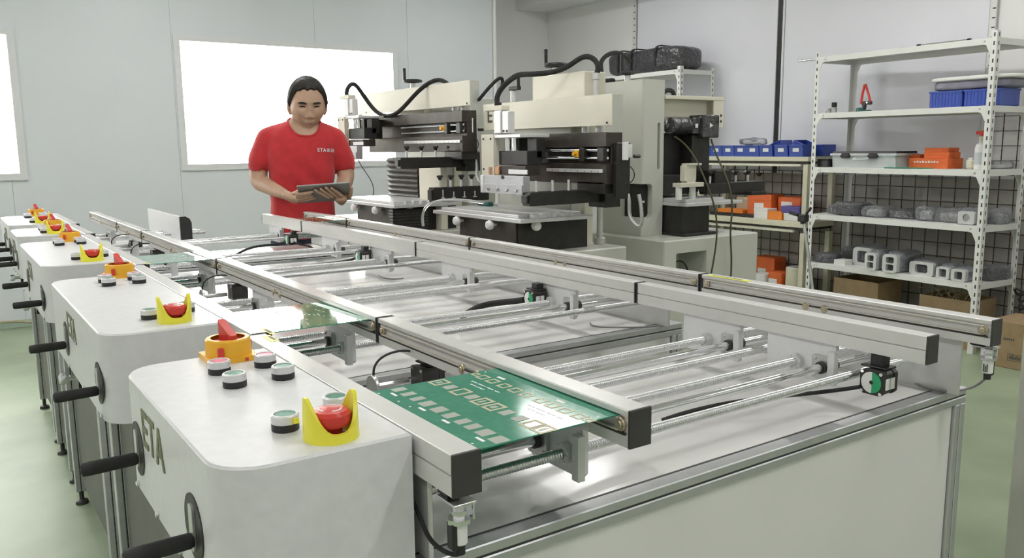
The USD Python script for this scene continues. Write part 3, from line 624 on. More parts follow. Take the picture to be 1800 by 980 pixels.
    part('end_bracket', cat([bx(2.36 + xo, 2.366 + xo, 2.585 + en, 2.62 + en, 1.19 + dz, 1.265 + dz, .001), bx(2.366 + xo, 2.40 + xo, 2.60 + en, 2.606 + en, 1.20 + dz, 1.255 + dz, .001)]), 'ink_white', ep)
    part('end_fitting', [cyl((2.40 + xo, 2.59 + en, z + dz), (2.43 + xo, 2.59 + en, z + dz), .008, 10) for z in (1.205, 1.25)][0], 'dark_brown', ep)
    part('end_lead', tube([(2.37 + xo, 2.61 + en, 1.17 + dz), (2.38 + xo, 2.585 + en, 1.16 + dz), (2.385 + xo, 2.57 + en, 1.13 + dz), (2.38 + xo, 2.585 + en, 1.10 + dz), (2.37 + xo, 2.61 + en, 1.095 + dz)], .0022, 6), 'black_plastic', ep)
    part('hose_loop', tube([(2.40 + xo, 2.635 + en, 1.06 + dz), (2.405 + xo, 2.62 + en, .98 + dz), (2.41 + xo, 2.60 + en, .93 + dz), (2.42 + xo, 2.575 + en, .915 + dz), (2.425 + xo, 2.565 + en, .95 + dz), (2.42 + xo, 2.58 + en, 1.04 + dz)], .008, 10), 'zinc', ep)
    # front squeegee unit
    fu = part('front_post', cat([bx(2.075 + xo, 2.105 + xo, 3.155 + df, 3.255 + df, 1.115 + dz, 1.305 + dz, .002), bx(2.085 + xo, 2.10 + xo, 3.235 + df, 3.262 + df, 1.08 + dz, 1.12 + dz, .001)]), 'cream_paint', P)
    part('post_screw', [cyl((2.075 + xo, y + df, z + dz), (2.072 + xo, y + df, z + dz), .005, 10) for y in (3.175, 3.235) for z in (1.285, 1.15)], 'dark_cap', fu)
    cy_ = part('air_cylinder', cat([bx(2.08 + xo, 2.12 + xo, 3.102 + df, 3.158 + df, 1.307 + dz, 1.408 + dz, .004), bx(2.085 + xo, 2.12 + xo, 3.048 + df, 3.098 + df, 1.307 + dz, 1.404 + dz, .004)]), 'light_alloy', P)
    part('cylinder_top', bx(2.085 + xo, 2.13 + xo, 3.10 + df, 3.235 + df, 1.408 + dz, 1.43 + dz, .003), 'cream_paint', cy_)
    part('cylinder_screw', [cyl((2.085 + xo, y + df, 1.318 + dz), (2.082 + xo, y + df, 1.318 + dz), .005, 10) for y in (3.06, 3.085)], 'dark_cap', cy_)
    part('unit_shelf', bx(2.08 + xo, 2.24 + xo, 2.955 + df, 3.154 + df, 1.288 + dz, 1.303 + dz, .002), 'light_alloy', P)
    ub = part('unit_block', cat([bx(2.10 + xo, 2.18 + xo, 2.93 + df, 3.15 + df, 1.17 + dz, 1.232 + dz, .003), bx(2.15 + xo, 2.20 + xo, 2.93 + df, 3.0 + df, 1.20 + dz, 1.287 + dz, .003), bx(2.18 + xo, 2.30 + xo, 3.10 + df, 3.15 + df, 1.17 + dz, 1.287 + dz, .003)]), 'black_plastic', P)
    for y in (3.115, 3.065): part('unit_shaft', cyl((2.13 + xo, y + df, 1.23 + dz), (2.13 + xo, y + df, 1.29 + dz), .013, 16), 'chrome', ub)
    part('unit_base', cat([bx(2.08 + xo, 2.12 + xo, 3.12 + df, 3.21 + df, 1.125 + dz, 1.165 + dz, .003), cyl((2.09 + xo, 3.18 + df, 1.10 + dz), (2.09 + xo, 3.18 + df, 1.16 + dz), .022, 14)]), 'copper', P)
    part('unit_bar', bx(2.09 + xo, 2.17 + xo, 2.93 + df, 3.118 + df, 1.125 + dz, 1.167 + dz, .003), 'dark_brown', P)
    part('unit_slide', bx(2.076 + xo, 2.082 + xo, 2.90 + df, 3.04 + df, 1.132 + dz, 1.152 + dz, .001), 'light_alloy', P)
    cl = part('squeegee_holder', cat([bx(2.0 + xo, 2.035 + xo, 2.82 + df, 3.12 + df, 1.052 + dz, 1.128 + dz, .002), bx(1.992 + xo, 2.0 + xo, 2.82 + df, 3.12 + df, 1.052 + dz, 1.092 + dz, .001)]), 'cast_grey', P, label='grey squeegee holder with four bolts')
    part('holder_end', bx(1.998 + xo, 2.04 + xo, 3.121 + df, 3.147 + df, 1.05 + dz, 1.128 + dz, .002), 'light_alloy', cl)
    for y in (2.86, 2.93, 3.0, 3.07): part('holder_bolt', cyl((1.992 + xo, y + df, 1.07 + dz), (1.986 + xo, y + df, 1.07 + dz), .0075, 12, .001), 'chrome', cl)
    part('holder_bolt', cyl((2.0 + xo, 2.97 + df, 1.122 + dz), (1.994 + xo, 2.97 + df, 1.122 + dz), .008, 12, .001), 'dark_cap', cl)
    # clamping arms
    arm(P, 2.0 + xo, 2.41 + xo, 2.80 + dn, 1.008 + dz, 1.064 + dz, dn > .5, False)
    part('arm_block', cat([bx(2.38 + xo, 2.47 + xo, 2.745 + dn, 2.86 + dn, .985 + dz, 1.09 + dz, .004), bx(2.30 + xo, 2.40 + xo, 2.66 + dn, 2.84 + dn, 1.05 + dz, 1.10 + dz, .003)]), 'black_metal', P)
    if not dn: arm(P, 2.035, 2.36, 3.66, .98, 1.053, True, True)
    # hoses, handwheels
    part('air_hose', corrugated(hose, .0125), long_hose_mat, P, label='black corrugated air hose')
    return P

P2 = printer('nearer stencil printer with ETA on its cream beam', (1.95, 2.56, 2.80, 3.72), 0, 0, 0, 0, True,
             [(2.11, 3.165, 1.43), (2.112, 3.165, 1.482), (2.15, 3.115, 1.545), (2.25, 3.16, 1.572), (2.38, 3.19, 1.584), (2.45, 3.09, 1.612), (2.50, 3.02, 1.65), (2.515, 2.985, 1.635), (2.515, 2.972, 1.565)])
part('hose_rod', cat([cyl((2.515, 2.972, 1.38), (2.515, 2.972, 1.55), .012, 16, .001), cyl((2.515, 2.972, 1.545), (2.515, 2.972, 1.575), .017, 16, .002)]), 'light_alloy', P2)
part('hose_fitting', cyl((2.11, 3.165, 1.408), (2.11, 3.165, 1.445), .016, 14, .002), 'black_rubber', P2)
part('rear_column', bx(2.44, 2.558, 3.06, 3.55, .8, 1.42, .006), 'sage_paint', P2)
wheel(P2, 2.54, 3.30, 1.625, .052, .6)
part('rear_arm', bx(2.47, 2.555, 3.56, 3.71, .8, 1.475, .006), 'sage_paint', P2); crank_knob(P2, 2.51, 3.625, 1.535)
part('clear_hose', tube([(1.985, 3.66, .865), (1.975, 3.64, .93), (1.985, 3.56, .985), (2.05, 3.49, 1.0), (2.15, 3.45, .99), (2.26, 3.40, .972)], .007, 10), 'clear_tube', P2)
part('table_remote', cat([bx(2.20, 2.235, 3.40, 3.50, .965, .985, .004)]), 'teal', P2)
P1 = printer('farther stencil printer with a hose looping in front of its beam', (1.86, 2.435, 3.955, 5.40), 1.14, 1.63, .135, 0, False,
             [(2.11, 4.80, 1.56), (2.11, 4.80, 1.60), (2.14, 4.80, 1.632), (2.2, 4.82, 1.60), (2.26, 4.80, 1.508), (2.28, 4.66, 1.442), (2.30, 4.50, 1.462), (2.36, 4.37, 1.57), (2.42, 4.30, 1.625), (2.46, 4.20, 1.602)])
for_p1 = part('accordion', bellows(2.30, 2.425, 4.29, 4.66, .955, 1.19, 8), 'dark_brown', P1, label='ribbed brown accordion sleeve')
part('rear_column', cat([bx(2.28, 2.32, 3.99, 4.24, .8, 1.20, .003)]), 'cream_paint', P1)
part('lower_accordion', bellows(1.99, 2.20, 4.00, 4.04, .81, .925, 7, .004), 'black_metal', P1)
wheel(P1, 2.48, 4.66, 1.64, .05, .9); part('wheel_stand', bx(2.461, 2.52, 4.50, 4.80, 1.39, 1.595, .003), 'cream_paint', P1)
part('rear_lead', tube([(2.45, 3.86, 1.50), (2.5, 3.80, 1.58), (2.54, 3.78, 1.61), (2.56, 3.80, 1.57)], .009, 8), 'black_rubber', P1)
part('drop_lead', tube([(2.10, 4.66, 1.19), (2.11, 4.60, 1.12), (2.14, 4.57, 1.05), (2.15, 4.58, .97)], .0025, 6), 'black_plastic', P1)

# third machine: seen from its column side, facing away
P3 = thing('stencil_printer', 'stencil printer with a tall pale column, slotted side and green base', 'printing machine', (3.17, 3.14, 0))
bs = bx(2.823, 3.50, 2.83, 3.45, .06, .8, .006)
M = lambda m: manifold3d.Manifold(manifold3d.Mesh(np.asarray(m.vertices, np.float32), np.asarray(m.faces, np.uint32)))
def unM(m): k = m.to_mesh(); return trimesh.Trimesh(k.vert_properties[:, :3], k.tri_verts, process=False)
rec = bx(2.905, 3.115, 2.80, 3.02, .50, .735, .004)
part('base_cabinet', unM(M(bs) - M(rec)), 'sage_paint', P3)
part('base_fitting', cat([cyl((2.96, 2.93, .58), (2.96, 2.93, .69), .016, 14), tube([(2.98, 2.93, .66), (3.02, 2.92, .68), (3.06, 2.92, .66), (3.08, 2.92, .62)], .004, 6)]), 'black_plastic', P3)
for x, y in ((2.88, 2.89), (3.44, 2.89), (2.88, 3.39), (3.44, 3.39)): part('foot', cyl((x, y, 0), (x, y, .06), .025, 14), 'dark_cap', P3)
cp = unary_union([Polygon([(2.885, 3.40), (2.885, 3.052), (3.035, 3.052), (3.035, 3.40)])]); cp = cp.buffer(-.012, join_style=2).buffer(.012)
colm = M(ext(cp, .8005, 1.568))
cut1 = M(ext(rrect(2.984, 3.004, 1.13, 1.36, .009), 3.0, 3.08, 'y'))
hole = rrect(2.84, 2.955, .893, 1.06, .02)
hv = ext(hole, 3.0, 3.2, 'y'); cut2 = M(hv)
part('column', unM(colm - cut1 - cut2), 'sage_paint', P3)
part('column_inside', bx(2.905, 3.02, 3.085, 3.38, .86, 1.40, .002), 'black_metal', P3)
part('column_sticker', bx(2.914, 2.934, 3.0835, 3.0848, .965, .975, .0003), 'label_white', P3)
bt = part('beam', cat([bx(3.036, 3.46, 3.05, 3.95, 1.476, 1.495, .002), bx(3.385, 3.46, 3.052, 3.06, 1.338, 1.476, .001), bx(3.036, 3.385, 3.10, 3.11, 1.39, 1.476, .001), bx(3.44, 3.46, 3.06, 3.95, 1.36, 1.476, .001)]), 'cream_paint', P3)
part('end_screw', [cyl((3.44, 3.052, z), (3.44, 3.049, z), .006, 10) for z in (1.37, 1.40)], 'dark_cap', bt)
mo = part('drive_motor', cat([cyl((3.07, 3.06, 1.345), (3.20, 3.06, 1.345), .043, 24, .003), bx(3.20, 3.26, 3.02, 3.10, 1.305, 1.385, .004), bx(3.255, 3.375, 3.0, 3.12, 1.285, 1.40, .006)]), 'dark_film', P3)
part('motor_sticker', ext(Polygon([(3.30, 1.335), (3.325, 1.347), (3.30, 1.36)]), 2.9985, 2.9995, 'y'), 'label_white', mo)
part('motor_sticker', bx(3.215, 3.235, 3.0185, 3.0195, 1.335, 1.355, .0003), 'label_white', mo)
part('carriage', cat([bx(3.04, 3.36, 3.12, 3.36, 1.0, 1.31, .004), bx(3.22, 3.35, 3.04, 3.3, 1.02, 1.30, .004), bx(3.04, 3.22, 3.06, 3.3, 1.0, 1.1, .003)]), 'black_metal', P3)
part('lift_box', bx(3.04, 3.24, 2.93, 3.36, .8, .948, .004), 'black_metal', P3); part('lift_flange', bx(3.03, 3.26, 2.90, 3.38, .8005, .815, .003), 'black_metal', P3)
t3 = part('work_table', bx(3.03, 3.44, 2.89, 3.42, .949, .966, .002), 'light_alloy', P3); part('upper_plate', bx(3.04, 3.31, 2.90, 3.38, .966, .985, .002), 'light_alloy', t3)
wh = part('squeegee_holder', cat([bx(3.02, 3.105, 2.90, 2.93, 1.075, 1.15, .002), bx(3.04, 3.13, 2.89, 2.94, 1.15, 1.16, .001), bx(2.99, 3.15, 2.89, 2.95, 1.045, 1.066, .002), bx(3.04, 3.10, 2.90, 2.94, 1.066, 1.075, .001)]), 'cream_paint', P3)
for x in (3.005, 3.10): part('holder_post', cyl((x, 2.92, .985), (x, 2.92, 1.046), .016, 14), 'ink_white', wh)
arm(P3, 3.23, 3.68, 2.97, 1.0, 1.055, True, False); part('arm_plate', bx(3.30, 3.42, 2.95, 3.06, 1.05, 1.12, .006), 'black_metal', P3); part('arm_foot', bx(3.52, 3.64, 2.90, 3.04, .985, 1.004, .003), 'black_metal', P3)
part('hanging_lead', tube([(3.02, 2.97, 1.29), (3.09, 2.93, 1.22), (3.11, 2.86, 1.10), (3.122, 2.815, 1.0), (3.15, 2.80, .85), (3.14, 2.80, .72), (3.11, 2.80, .58), (3.10, 2.81, .4)], .0045, 8), 'olive_cable', P3)
part('hanging_lead', tube([(3.29, 2.98, 1.28), (3.30, 2.92, 1.15), (3.275, 2.83, 1.02), (3.262, 2.805, .92), (3.25, 2.80, .83), (3.262, 2.80, .70), (3.26, 2.80, .55), (3.255, 2.81, .4)], .0045, 8), 'olive_cable', P3)
part('beam_hose', corrugated([(3.08, 3.16, 1.48), (3.13, 3.17, 1.512), (3.19, 3.18, 1.53), (3.22, 3.185, 1.52), (3.225, 3.19, 1.49)], .012), 'black_rubber', P3)
wheel(P3, 2.95, 3.24, 1.60, .03, 1.2, .09)
part('top_hose', tube([(2.89, 3.36, 1.568), (2.90, 3.38, 1.62), (2.93, 3.42, 1.68), (3.0, 3.44, 1.725), (3.10, 3.46, 1.735), (3.2, 3.5, 1.70)], .012, 10), 'black_rubber', P3)
part('top_cap', bx(2.89, 2.93, 3.30, 3.39, 1.567, 1.59, .008), 'black_rubber', P3)

# ------------------------------------------------------------------ slotted racks on the right
RA = math.radians(-3.2)
RO = np.array([5.0, 2.436, 0.0]); RX = np.array([math.cos(RA), math.sin(RA), 0]); RY = np.array([-math.sin(RA), math.cos(RA), 0])
def rk(d, s, z): return RO + RX * d + RY * s + np.array([0, 0, z])       # depth into the rack, distance from its right end, height
def rack(label, org, ang, L, D, zs, H, holes=True):
    r = thing('storage_rack', label, 'shelf', org, ang); P = lambda *a, **k: part(*a, local=True, **k)
    w = .036
    for (x, sx) in ((0, 1), (D, -1)):
        for (y, sy) in ((0, 1), (L, -1)):
            xa, xb = sorted((x, x + sx * .0022)); ya, yb = sorted((y, y + sy * w)); m1 = bx(xa, xb, ya, yb, 0, H, .0006)
            xa, xb = sorted((x, x + sx * w)); ya, yb = sorted((y, y + sy * .0022)); m2 = bx(xa, xb, ya, yb, 0, H, .0006)
            p = P('post', cat([m1, m2]), 'rack_white', r)
            if holes and (sx > 0 or sy > 0 or True):
                yc = y + sy * w * .45; xs = x - sx * .0006
                P('slots', [bx(min(xs, xs + sx * .001), max(xs, xs + sx * .001), yc - .004, yc + .004, z, z + .022, .0003) for z in np.arange(.06, H - .03, .048)], 'slot_dark', p, kind='stuff')
                xc = x + sx * w * .5; ys = y - sy * .0006
                P('slots', [bx(xc - .004, xc + .004, min(ys, ys + sy * .001), max(ys, ys + sy * .001), z, z + .022, .0003) for z in np.arange(.06, H - .03, .048)], 'slot_dark', p, kind='stuff')
    for z in zs:
        s = P('shelf', cat([bx(.003, D - .003, .003, L - .003, z - .002, z, .0006), bx(.0025, .005, .004, L - .004, z - .036, z, .0006), bx(D - .005, D - .0025, .004, L - .004, z - .036, z, .0006),
                            bx(.004, D - .004, .0025, .005, z - .036, z, .0006), bx(.004, D - .004, L - .005, L - .0025, z - .036, z, .0006)]), 'rack_white', r)
        for (y, sy) in ((.0, 1), (L, -1)):
            for x in (.0012, D - .0030):
                P('gusset', ext(Polygon([(y + sy * .03, z), (y + sy * .085, z), (y + sy * .085, z - .034), (y + sy * .06, z - .04), (y + sy * .036, z - .09), (y + sy * .03, z - .09)]), x - .0022, x + .0022, 'x'), 'rack_white', s)
                P('rack_bolt', cyl((x - .004 if x < .1 else x + .0005, y + sy * .07, z - .018), (x if x < .1 else x + .004, y + sy * .07, z - .018), .006, 8), 'zinc', s)
    return r
ZSH = [.422, .762, 1.088, 1.455, 1.832]
rack('big white slotted rack at right with five loaded shelves', tuple(RO), RA, 1.234, .41, ZSH, 1.87)
rack('white slotted rack behind the printers with a black wrapped bundle on top', (5.09, 4.955, 0), 0, 1.03, .40, [.45, .9, 1.40, 1.86], 1.885)

def noisy(m, amp, scale, seed):
    v = np.array(m.vertices); n = meshkit.noise(v * scale + seed * 7.3, seed) if False else None
    r2 = np.random.default_rng(seed); K = r2.normal(size=(14, 3)) * scale; ph = r2.uniform(0, 6.28, 14)
    f = np.sin(v @ K.T + ph).mean(1) * 2.2
    c = v.mean(0); d = v - c; d /= np.linalg.norm(d, axis=1, keepdims=True) + 1e-9
    m = m.copy(); m.vertices = v + d * (f * amp)[:, None]; return m
def softbox(sx, sy, sz, r=.25, n=4):
    """pillow shaped solid, bottom flat at z=0, centred in x and y"""
    s = trimesh.creation.icosphere(n); v = s.vertices; p = 1 / np.maximum((np.abs(v) ** 5).sum(1), 1e-9) ** (1 / 5)
    v = v * p[:, None] * np.array([sx, sy, sz]) / 2; v[:, 2] = np.maximum(v[:, 2], -sz / 2 * .96) + sz / 2 * .96
    return trimesh.Trimesh(v, s.faces, process=False)
def item(name, label, category, d, s, z, turn=0, group=None):
    return thing(name, label, category, tuple(rk(d, s, z)), RA + turn, group)
def L(name, mesh, mat, t, **k): return part(name, mesh, mat, t, local=True, **k)

# --- top shelf: rods
o = thing('metal_rod', 'long thin steel rod lying on top of the big rack, its end sticking out', 'rod', tuple(rk(.20, .95, 1.832)), RA)
L('rod', cyl((0, .60, .012), (-.02, -.62, .012), .0075, 12), 'chrome', o); L('rod_collar', cyl((-.0135, -.22, .012), (-.0145, -.28, .012), .0105, 12), 'black_plastic', o)
o = thing('metal_rod', 'shorter steel rod with black ends on top of the big rack', 'rod', tuple(rk(.10, .38, 1.832)), RA)
L('rod', cyl((0, .17, .011), (0, -.17, .011), .008, 12), 'chrome', o); L('rod_end', cyl((0, .17, .011), (0, .145, .011), .0105, 12), 'black_plastic', o); L('rod_end', cyl((0, -.17, .011), (0, -.15, .011), .0105, 12), 'black_plastic', o)
# --- second shelf
z = 1.455
for k, (s, w, l) in enumerate(((.332, .205, 'blue plastic bin without anything on it, left of the pair on the rack'), (.112, .21, 'blue plastic bin under the wrapped white pad on the rack'))):
    o = item('blue_bin', l, 'bin', .19, s, z, group='blue bins on the big rack')
    a = bx(-.11, .11, -w / 2, w / 2, 0, .10, .006); b = bx(-.104, .104, -w / 2 + .006, w / 2 - .006, .006, .12, .004)
    L('bin_body', unM(M(a) - M(b)), 'blue_plastic', o)
    L('bin_rim', ext(sbox(-.114, -w / 2 - .002, .114, w / 2 + .002).difference(sbox(-.104, -w / 2 + .006, .104, w / 2 - .006)), .09, .1005), 'blue_plastic', o)
    for q in range(9): L('bin_rib', bx(-.1125, -.109, -w / 2 + .02 + q * (w - .04) / 8 - .002, -w / 2 + .02 + q * (w - .04) / 8 + .002, .008, .088, .0006), 'blue_plastic', o)
o = item('wrapped_pad', 'white padded sheet in clear film lying across the blue bins', 'package', .20, .19, z + .1012, group=None)
pd = noisy(softbox(.26, .48, .062, n=4), .006, 14, 3)
L('pad', pd, 'pad_violet', o, smooth=True); wsht = noisy(softbox(.29, .52, .03, n=4), .006, 16, 5); wsht.apply_translation((0, 0, .052)); L('white_sheet', wsht, 'white_card', o, smooth=True)
o = item('toggle_tool', 'red handled toggle tool with a dark green base on the second shelf', 'tool', .15, .945, z)
L('tool_base', cat([cyl((0, .02, 0), (0, .02, .03), .032, 18, .006), bx(-.02, .02, -.05, .03, 0, .014, .003)]), 'teal', o)
L('tool_joint', cat([cyl((0, -.005, .02), (0, -.005, .055), .013, 12), cyl((-.012, -.005, .055), (.012, -.005, .055), .016, 12, .002), cyl((-.01, -.045, .06), (.01, -.045, .06), .014, 12)]), 'black_metal', o)
L('tool_handle', cat([tube([(0, .022, .055), (0, .015, .12), (0, .002, .18)], .0085, 10, 1), tube([(0, -.052, .06), (0, -.03, .12), (0, -.004, .183)], .0075, 10, 1)]), 'red_plastic', o)
L('tool_link', tube([(0, -.01, .052), (0, -.03, .06), (0, -.045, .058)], .008, 8), 'chrome', o)
o = item('steel_fitting', 'squat bright steel fitting at the left end of the second shelf', 'fitting', .10, 1.178, z); L('fitting_ring', lathe([(.008, 0), (.02, 0), (.02, .02), (.012, .026), (.012, .034), (.008, .034)], 18), 'zinc', o); L('fitting_nut', cyl((0, .04, 0), (0, .04, .016), .018, 6), 'light_alloy', o)
o = item('dark_bottle', 'small dark topped bottle beside the steel fitting', 'bottle', .08, 1.125, z); L('bottle', cyl((0, 0, 0), (0, 0, .04), .019, 18, .003), 'zinc', o); L('bottle_cap', cyl((0, 0, .04), (0, 0, .072), .018, 18, .003), 'black_plastic', o)
# --- third shelf
z = 1.088
o = item('tool_case', 'grey plastic tool case with two black latches', 'tool case', .16, .86, z)
L('case_body', ext(Polygon([(-.10, 0), (.12, 0), (.125, .085), (-.11, .085)]), -.24, .24, 'y'), 'toolbox_grey', o)
L('case_rim', bx(-.118, .13, -.252, .252, .078, .094, .003), 'toolbox_grey', o)
L('case_lid', ext(Polygon([(-.105, .094), (.122, .094), (.115, .108), (-.098, .108)]), -.24, .24, 'y'), 'black_plastic', o)
for y in (.125, -.085): L('case_latch', cat([bx(-.128, -.116, y - .03, y + .03, .062, .096, .003), cyl((-.122, y - .035, .078), (-.122, y + .035, .078), .008, 10)]), 'black_plastic', o)
L('case_handle', tube([(-.112, .05, .06), (-.145, .045, .055), (-.145, -.045, .055), (-.112, -.05, .06)], .008, 8), 'toolbox_grey', o)
o = item('black_tray', 'low black tray between the rack post and the grey tool case', 'tray', .15, 1.16, z); L('tray', unM(M(bx(-.12, .12, -.045, .045, 0, .05, .004)) - M(bx(-.112, .112, -.037, .037, .006, .06, .003))), 'black_plastic', o); L('tray_lid', bx(-.124, .124, -.047, .047, .05, .056, .002), 'black_plastic', o)
for k, (d, s, zz, sx, sy, sz, l) in enumerate(((.20, .44, 0, .16, .26, .062, 'wide flat orange box lying under the others on the third shelf'), (.20, .40, .0625, .13, .16, .038, 'middle orange box of the stack on the third shelf'),
                                             (.20, .405, .101, .13, .15, .026, 'thin orange box on top of the stack on the third shelf'), (.27, .62, 0, .14, .12, .085, 'dark orange box half hidden behind the grey tool case'))):
    o = item('orange_box', l, 'box', d, s, z + zz + .0004, turn=.04 * k, group='orange boxes on the third shelf')
    L('carton', bx(-sx / 2, sx / 2, -sy / 2, sy / 2, 0, sz, .002), 'orange_card', o); L('carton_lid', bx(-sx / 2 - .0012, sx / 2 + .0012, -sy / 2 - .0012, sy / 2 + .0012, sz * .45, sz + .0006, .002), 'orange_card', o)
    if k == 0: L('carton_print', [bx(-sx / 2 - .0022, -sx / 2 - .0011, y - .008, y + .004, .036, .044 + .003 * (q % 2), .0002) for q, y in enumerate(np.linspace(.09, -.06, 9))], 'white_card', o)
o = item('green_pad', 'thin green sheet sticking out under the orange boxes', 'sheet', .06, .56, z); L('sheet', bx(-.04, .05, -.16, .12, 0, .006, .002), 'motor_green', o)
L('sheet_edge', bx(-.042, -.04, -.15, .11, .001, .005, .0003), 'teal', o)
o = item('spray_bottle', 'white spray bottle with a red nozzle on the third shelf', 'bottle', .13, .118, z)
L('bottle', lathe([(0, 0), (.031, 0), (.033, .01), (.033, .125), (.028, .145), (.013, .155), (.013, .165), (0, .165)], 22), 'white_card', o)
L('bottle_label', ext(Point(0, 0).buffer(.0336).difference(Point(0, 0).buffer(.0325)), .03, .10), 'toolbox_grey', o)
L('bottle_neck', cyl((0, 0, .165), (0, 0, .195), .015, 14, .002), 'bench_cream', o); L('bottle_nozzle', cat([bx(-.018, .018, -.014, .03, .205, .225, .004), cyl((0, 0, .195), (0, 0, .21), .01, 12)]), 'red_plastic', o)
o = item('cream_cup', 'small cream block beside the spray bottle', 'block', .16, .185, z); L('block', bx(-.03, .03, -.025, .025, 0, .06, .012), 'bench_cream', o); L('block_top', bx(-.018, .018, -.014, .014, .0602, .068, .003), 'white_card', o)
o = item('clear_bag', 'flat clear plastic bag at the right end of the third shelf', 'bag', .30, .10, z); L('bag', noisy(softbox(.16, .13, .05, n=4), .006, 30, 9), 'plastic_film', o, smooth=True); L('bag_filling', noisy(softbox(.11, .09, .028, n=3), .004, 20, 9), 'white_card', o, smooth=True)

def crumple(m, seed, amp=.006, scale=48):
    r2 = np.random.default_rng(seed); m = noisy(m, amp * 1.6, scale, seed); v = m.vertices + r2.normal(size=m.vertices.shape) * amp * .42
    v[:, 2] = np.maximum(v[:, 2], .0012); m = m.copy(); m.vertices = v; return m
def alu_block(t, sx, sy, sz, cells, mat='light_alloy', dark='black_rubber'):
    """cast frame part: rounded end face (towards -x) with dark openings"""
    o = rrect(-sy / 2, sy / 2, 0, sz, min(sy, sz) * .22)
    hs = []
    for k in range(cells):
        a, b = (sz * (.12 + .40 * k), sz * (.12 + .40 * k + .34)) if cells == 2 else (sz * .18, sz * .82)
        hs.append(rrect(-sy * .27, sy * .27, a, b, sy * .1))
    L('frame', ext(o.difference(unary_union(hs)), -sx / 2, -sx / 2 + .03, 'x'), mat, t)
    L('frame_body', ext(o.buffer(-.002).difference(unary_union(hs).buffer(.002)), -sx / 2 + .03, sx / 2, 'x'), 'cast_grey', t); L('frame_core', ext(o.buffer(-.004), -sx / 2 + .075, sx / 2 - .003, 'x'), dark, t)
def wrapped(label, d, s, z, sx, sy, sz, kind, seed, turn=0.0, category='wrapped part', film='plastic_film'):
    o = item('wrapped_part', label, category, d, s, z, turn)
    if kind == 'frame2': alu_block(o, sx, sy, sz, 2)
    elif kind == 'frame1': alu_block(o, sx, sy, sz, 1)
    elif kind == 'dark': L('dark_core', bx(-sx * .46, sx * .46, -sy * .42, sy * .42, .004, sz * .86, .006), 'black_plastic', o)
    elif kind == 'white': L('white_core', crumple(softbox(sx * .8, sy * .8, sz * .75, n=4), seed + 50, .004), 'white_card', o, smooth=20)
    elif kind == 'ring': 
        L('flange', ext(rrect(-sy * .42, sy * .42, .004, sz * .95, .012).difference(Point(0, sz * .5).buffer(sz * .26)), -sx / 2, -sx / 2 + .02, 'x'), 'light_alloy', o)
        L('flange_hub', cyl((-sx / 2 + .004, 0, sz * .5), (sx / 2, 0, sz * .5), sz * .24, 18, .002), 'zinc', o)
    f = softbox(sx * 1.05, sy * 1.16, sz * 1.14, n=4)
    if kind.startswith('frame') or kind == 'ring':            # film bunched round the body, the open end sticking out
        v = f.vertices; v[:, 0] = v[:, 0] * .86 + sx * .10
    L('film', crumple(f, seed), film, o, smooth=12); return o
z = .762
wrapped('black part in clear film at the left end of the fourth shelf', .14, .98, z, .20, .17, .078, 'dark', 21)
wrapped('crumpled clear bag with a small part at the far left of the fourth shelf', .20, 1.135, z, .14, .10, .05, 'white', 22)
wrapped('crumpled white bundle in the middle of the fourth shelf', .14, .78, z, .16, .14, .065, 'white', 23)
wrapped('flat pile of clear film in the middle of the fourth shelf', .20, .60, z, .18, .17, .05, 'dark', 24, film='plastic_film')
wrapped('white bundle right of the film pile on the fourth shelf', .15, .42, z, .15, .11, .08, 'white', 25)
wrapped('big crumpled bundle with a pale label near the right of the fourth shelf', .17, .275, z, .17, .16, .075, 'white', 26)
wrapped('bright flange with a round hole in film on the fourth shelf', .10, .125, z, .12, .12, .085, 'ring', 27)
wrapped('bagged part at the right end of the fourth shelf', .26, .045, z, .12, .08, .08, 'white', 28)
z = .422
wrapped('long black block at the left end of the fifth shelf', .16, 1.135, z, .26, .14, .055, 'dark', 31, .0)
wrapped('second black block behind it on the fifth shelf', .27, 1.0, z, .20, .18, .095, 'dark', 32)
o = item('white_block', 'small stack of white plates at the front of the fifth shelf', 'plates', .09, .99, z)
for q in range(4): L('plate', bx(-.05, .05, -.045, .045, q * .0085, q * .0085 + .008, .001), 'white_card', o)
wrapped('tall clear wrapped casting behind the white plates on the fifth shelf', .20, .87, z, .16, .15, .125, 'frame1', 33)
wrapped('casting with two dark openings in film, middle of the fifth shelf', .10, .715, z, .22, .085, .115, 'frame2', 34)
wrapped('larger casting with two dark openings and a pale rim on the fifth shelf', .12, .575, z, .26, .105, .118, 'frame2', 35)
wrapped('crumpled bag with a dark opening on the fifth shelf', .15, .395, z, .20, .16, .085, 'frame1', 36)
wrapped('dark square tube in film left of the right post of the fifth shelf', .12, .235, z, .20, .085, .075, 'frame1', 37)
wrapped('dark square tube in film beside the right post of the fifth shelf', .12, .125, z, .24, .09, .075, 'frame1', 38)
wrapped('long bagged part behind the right post of the fifth shelf', .26, .06, z, .20, .10, .08, 'dark', 39)

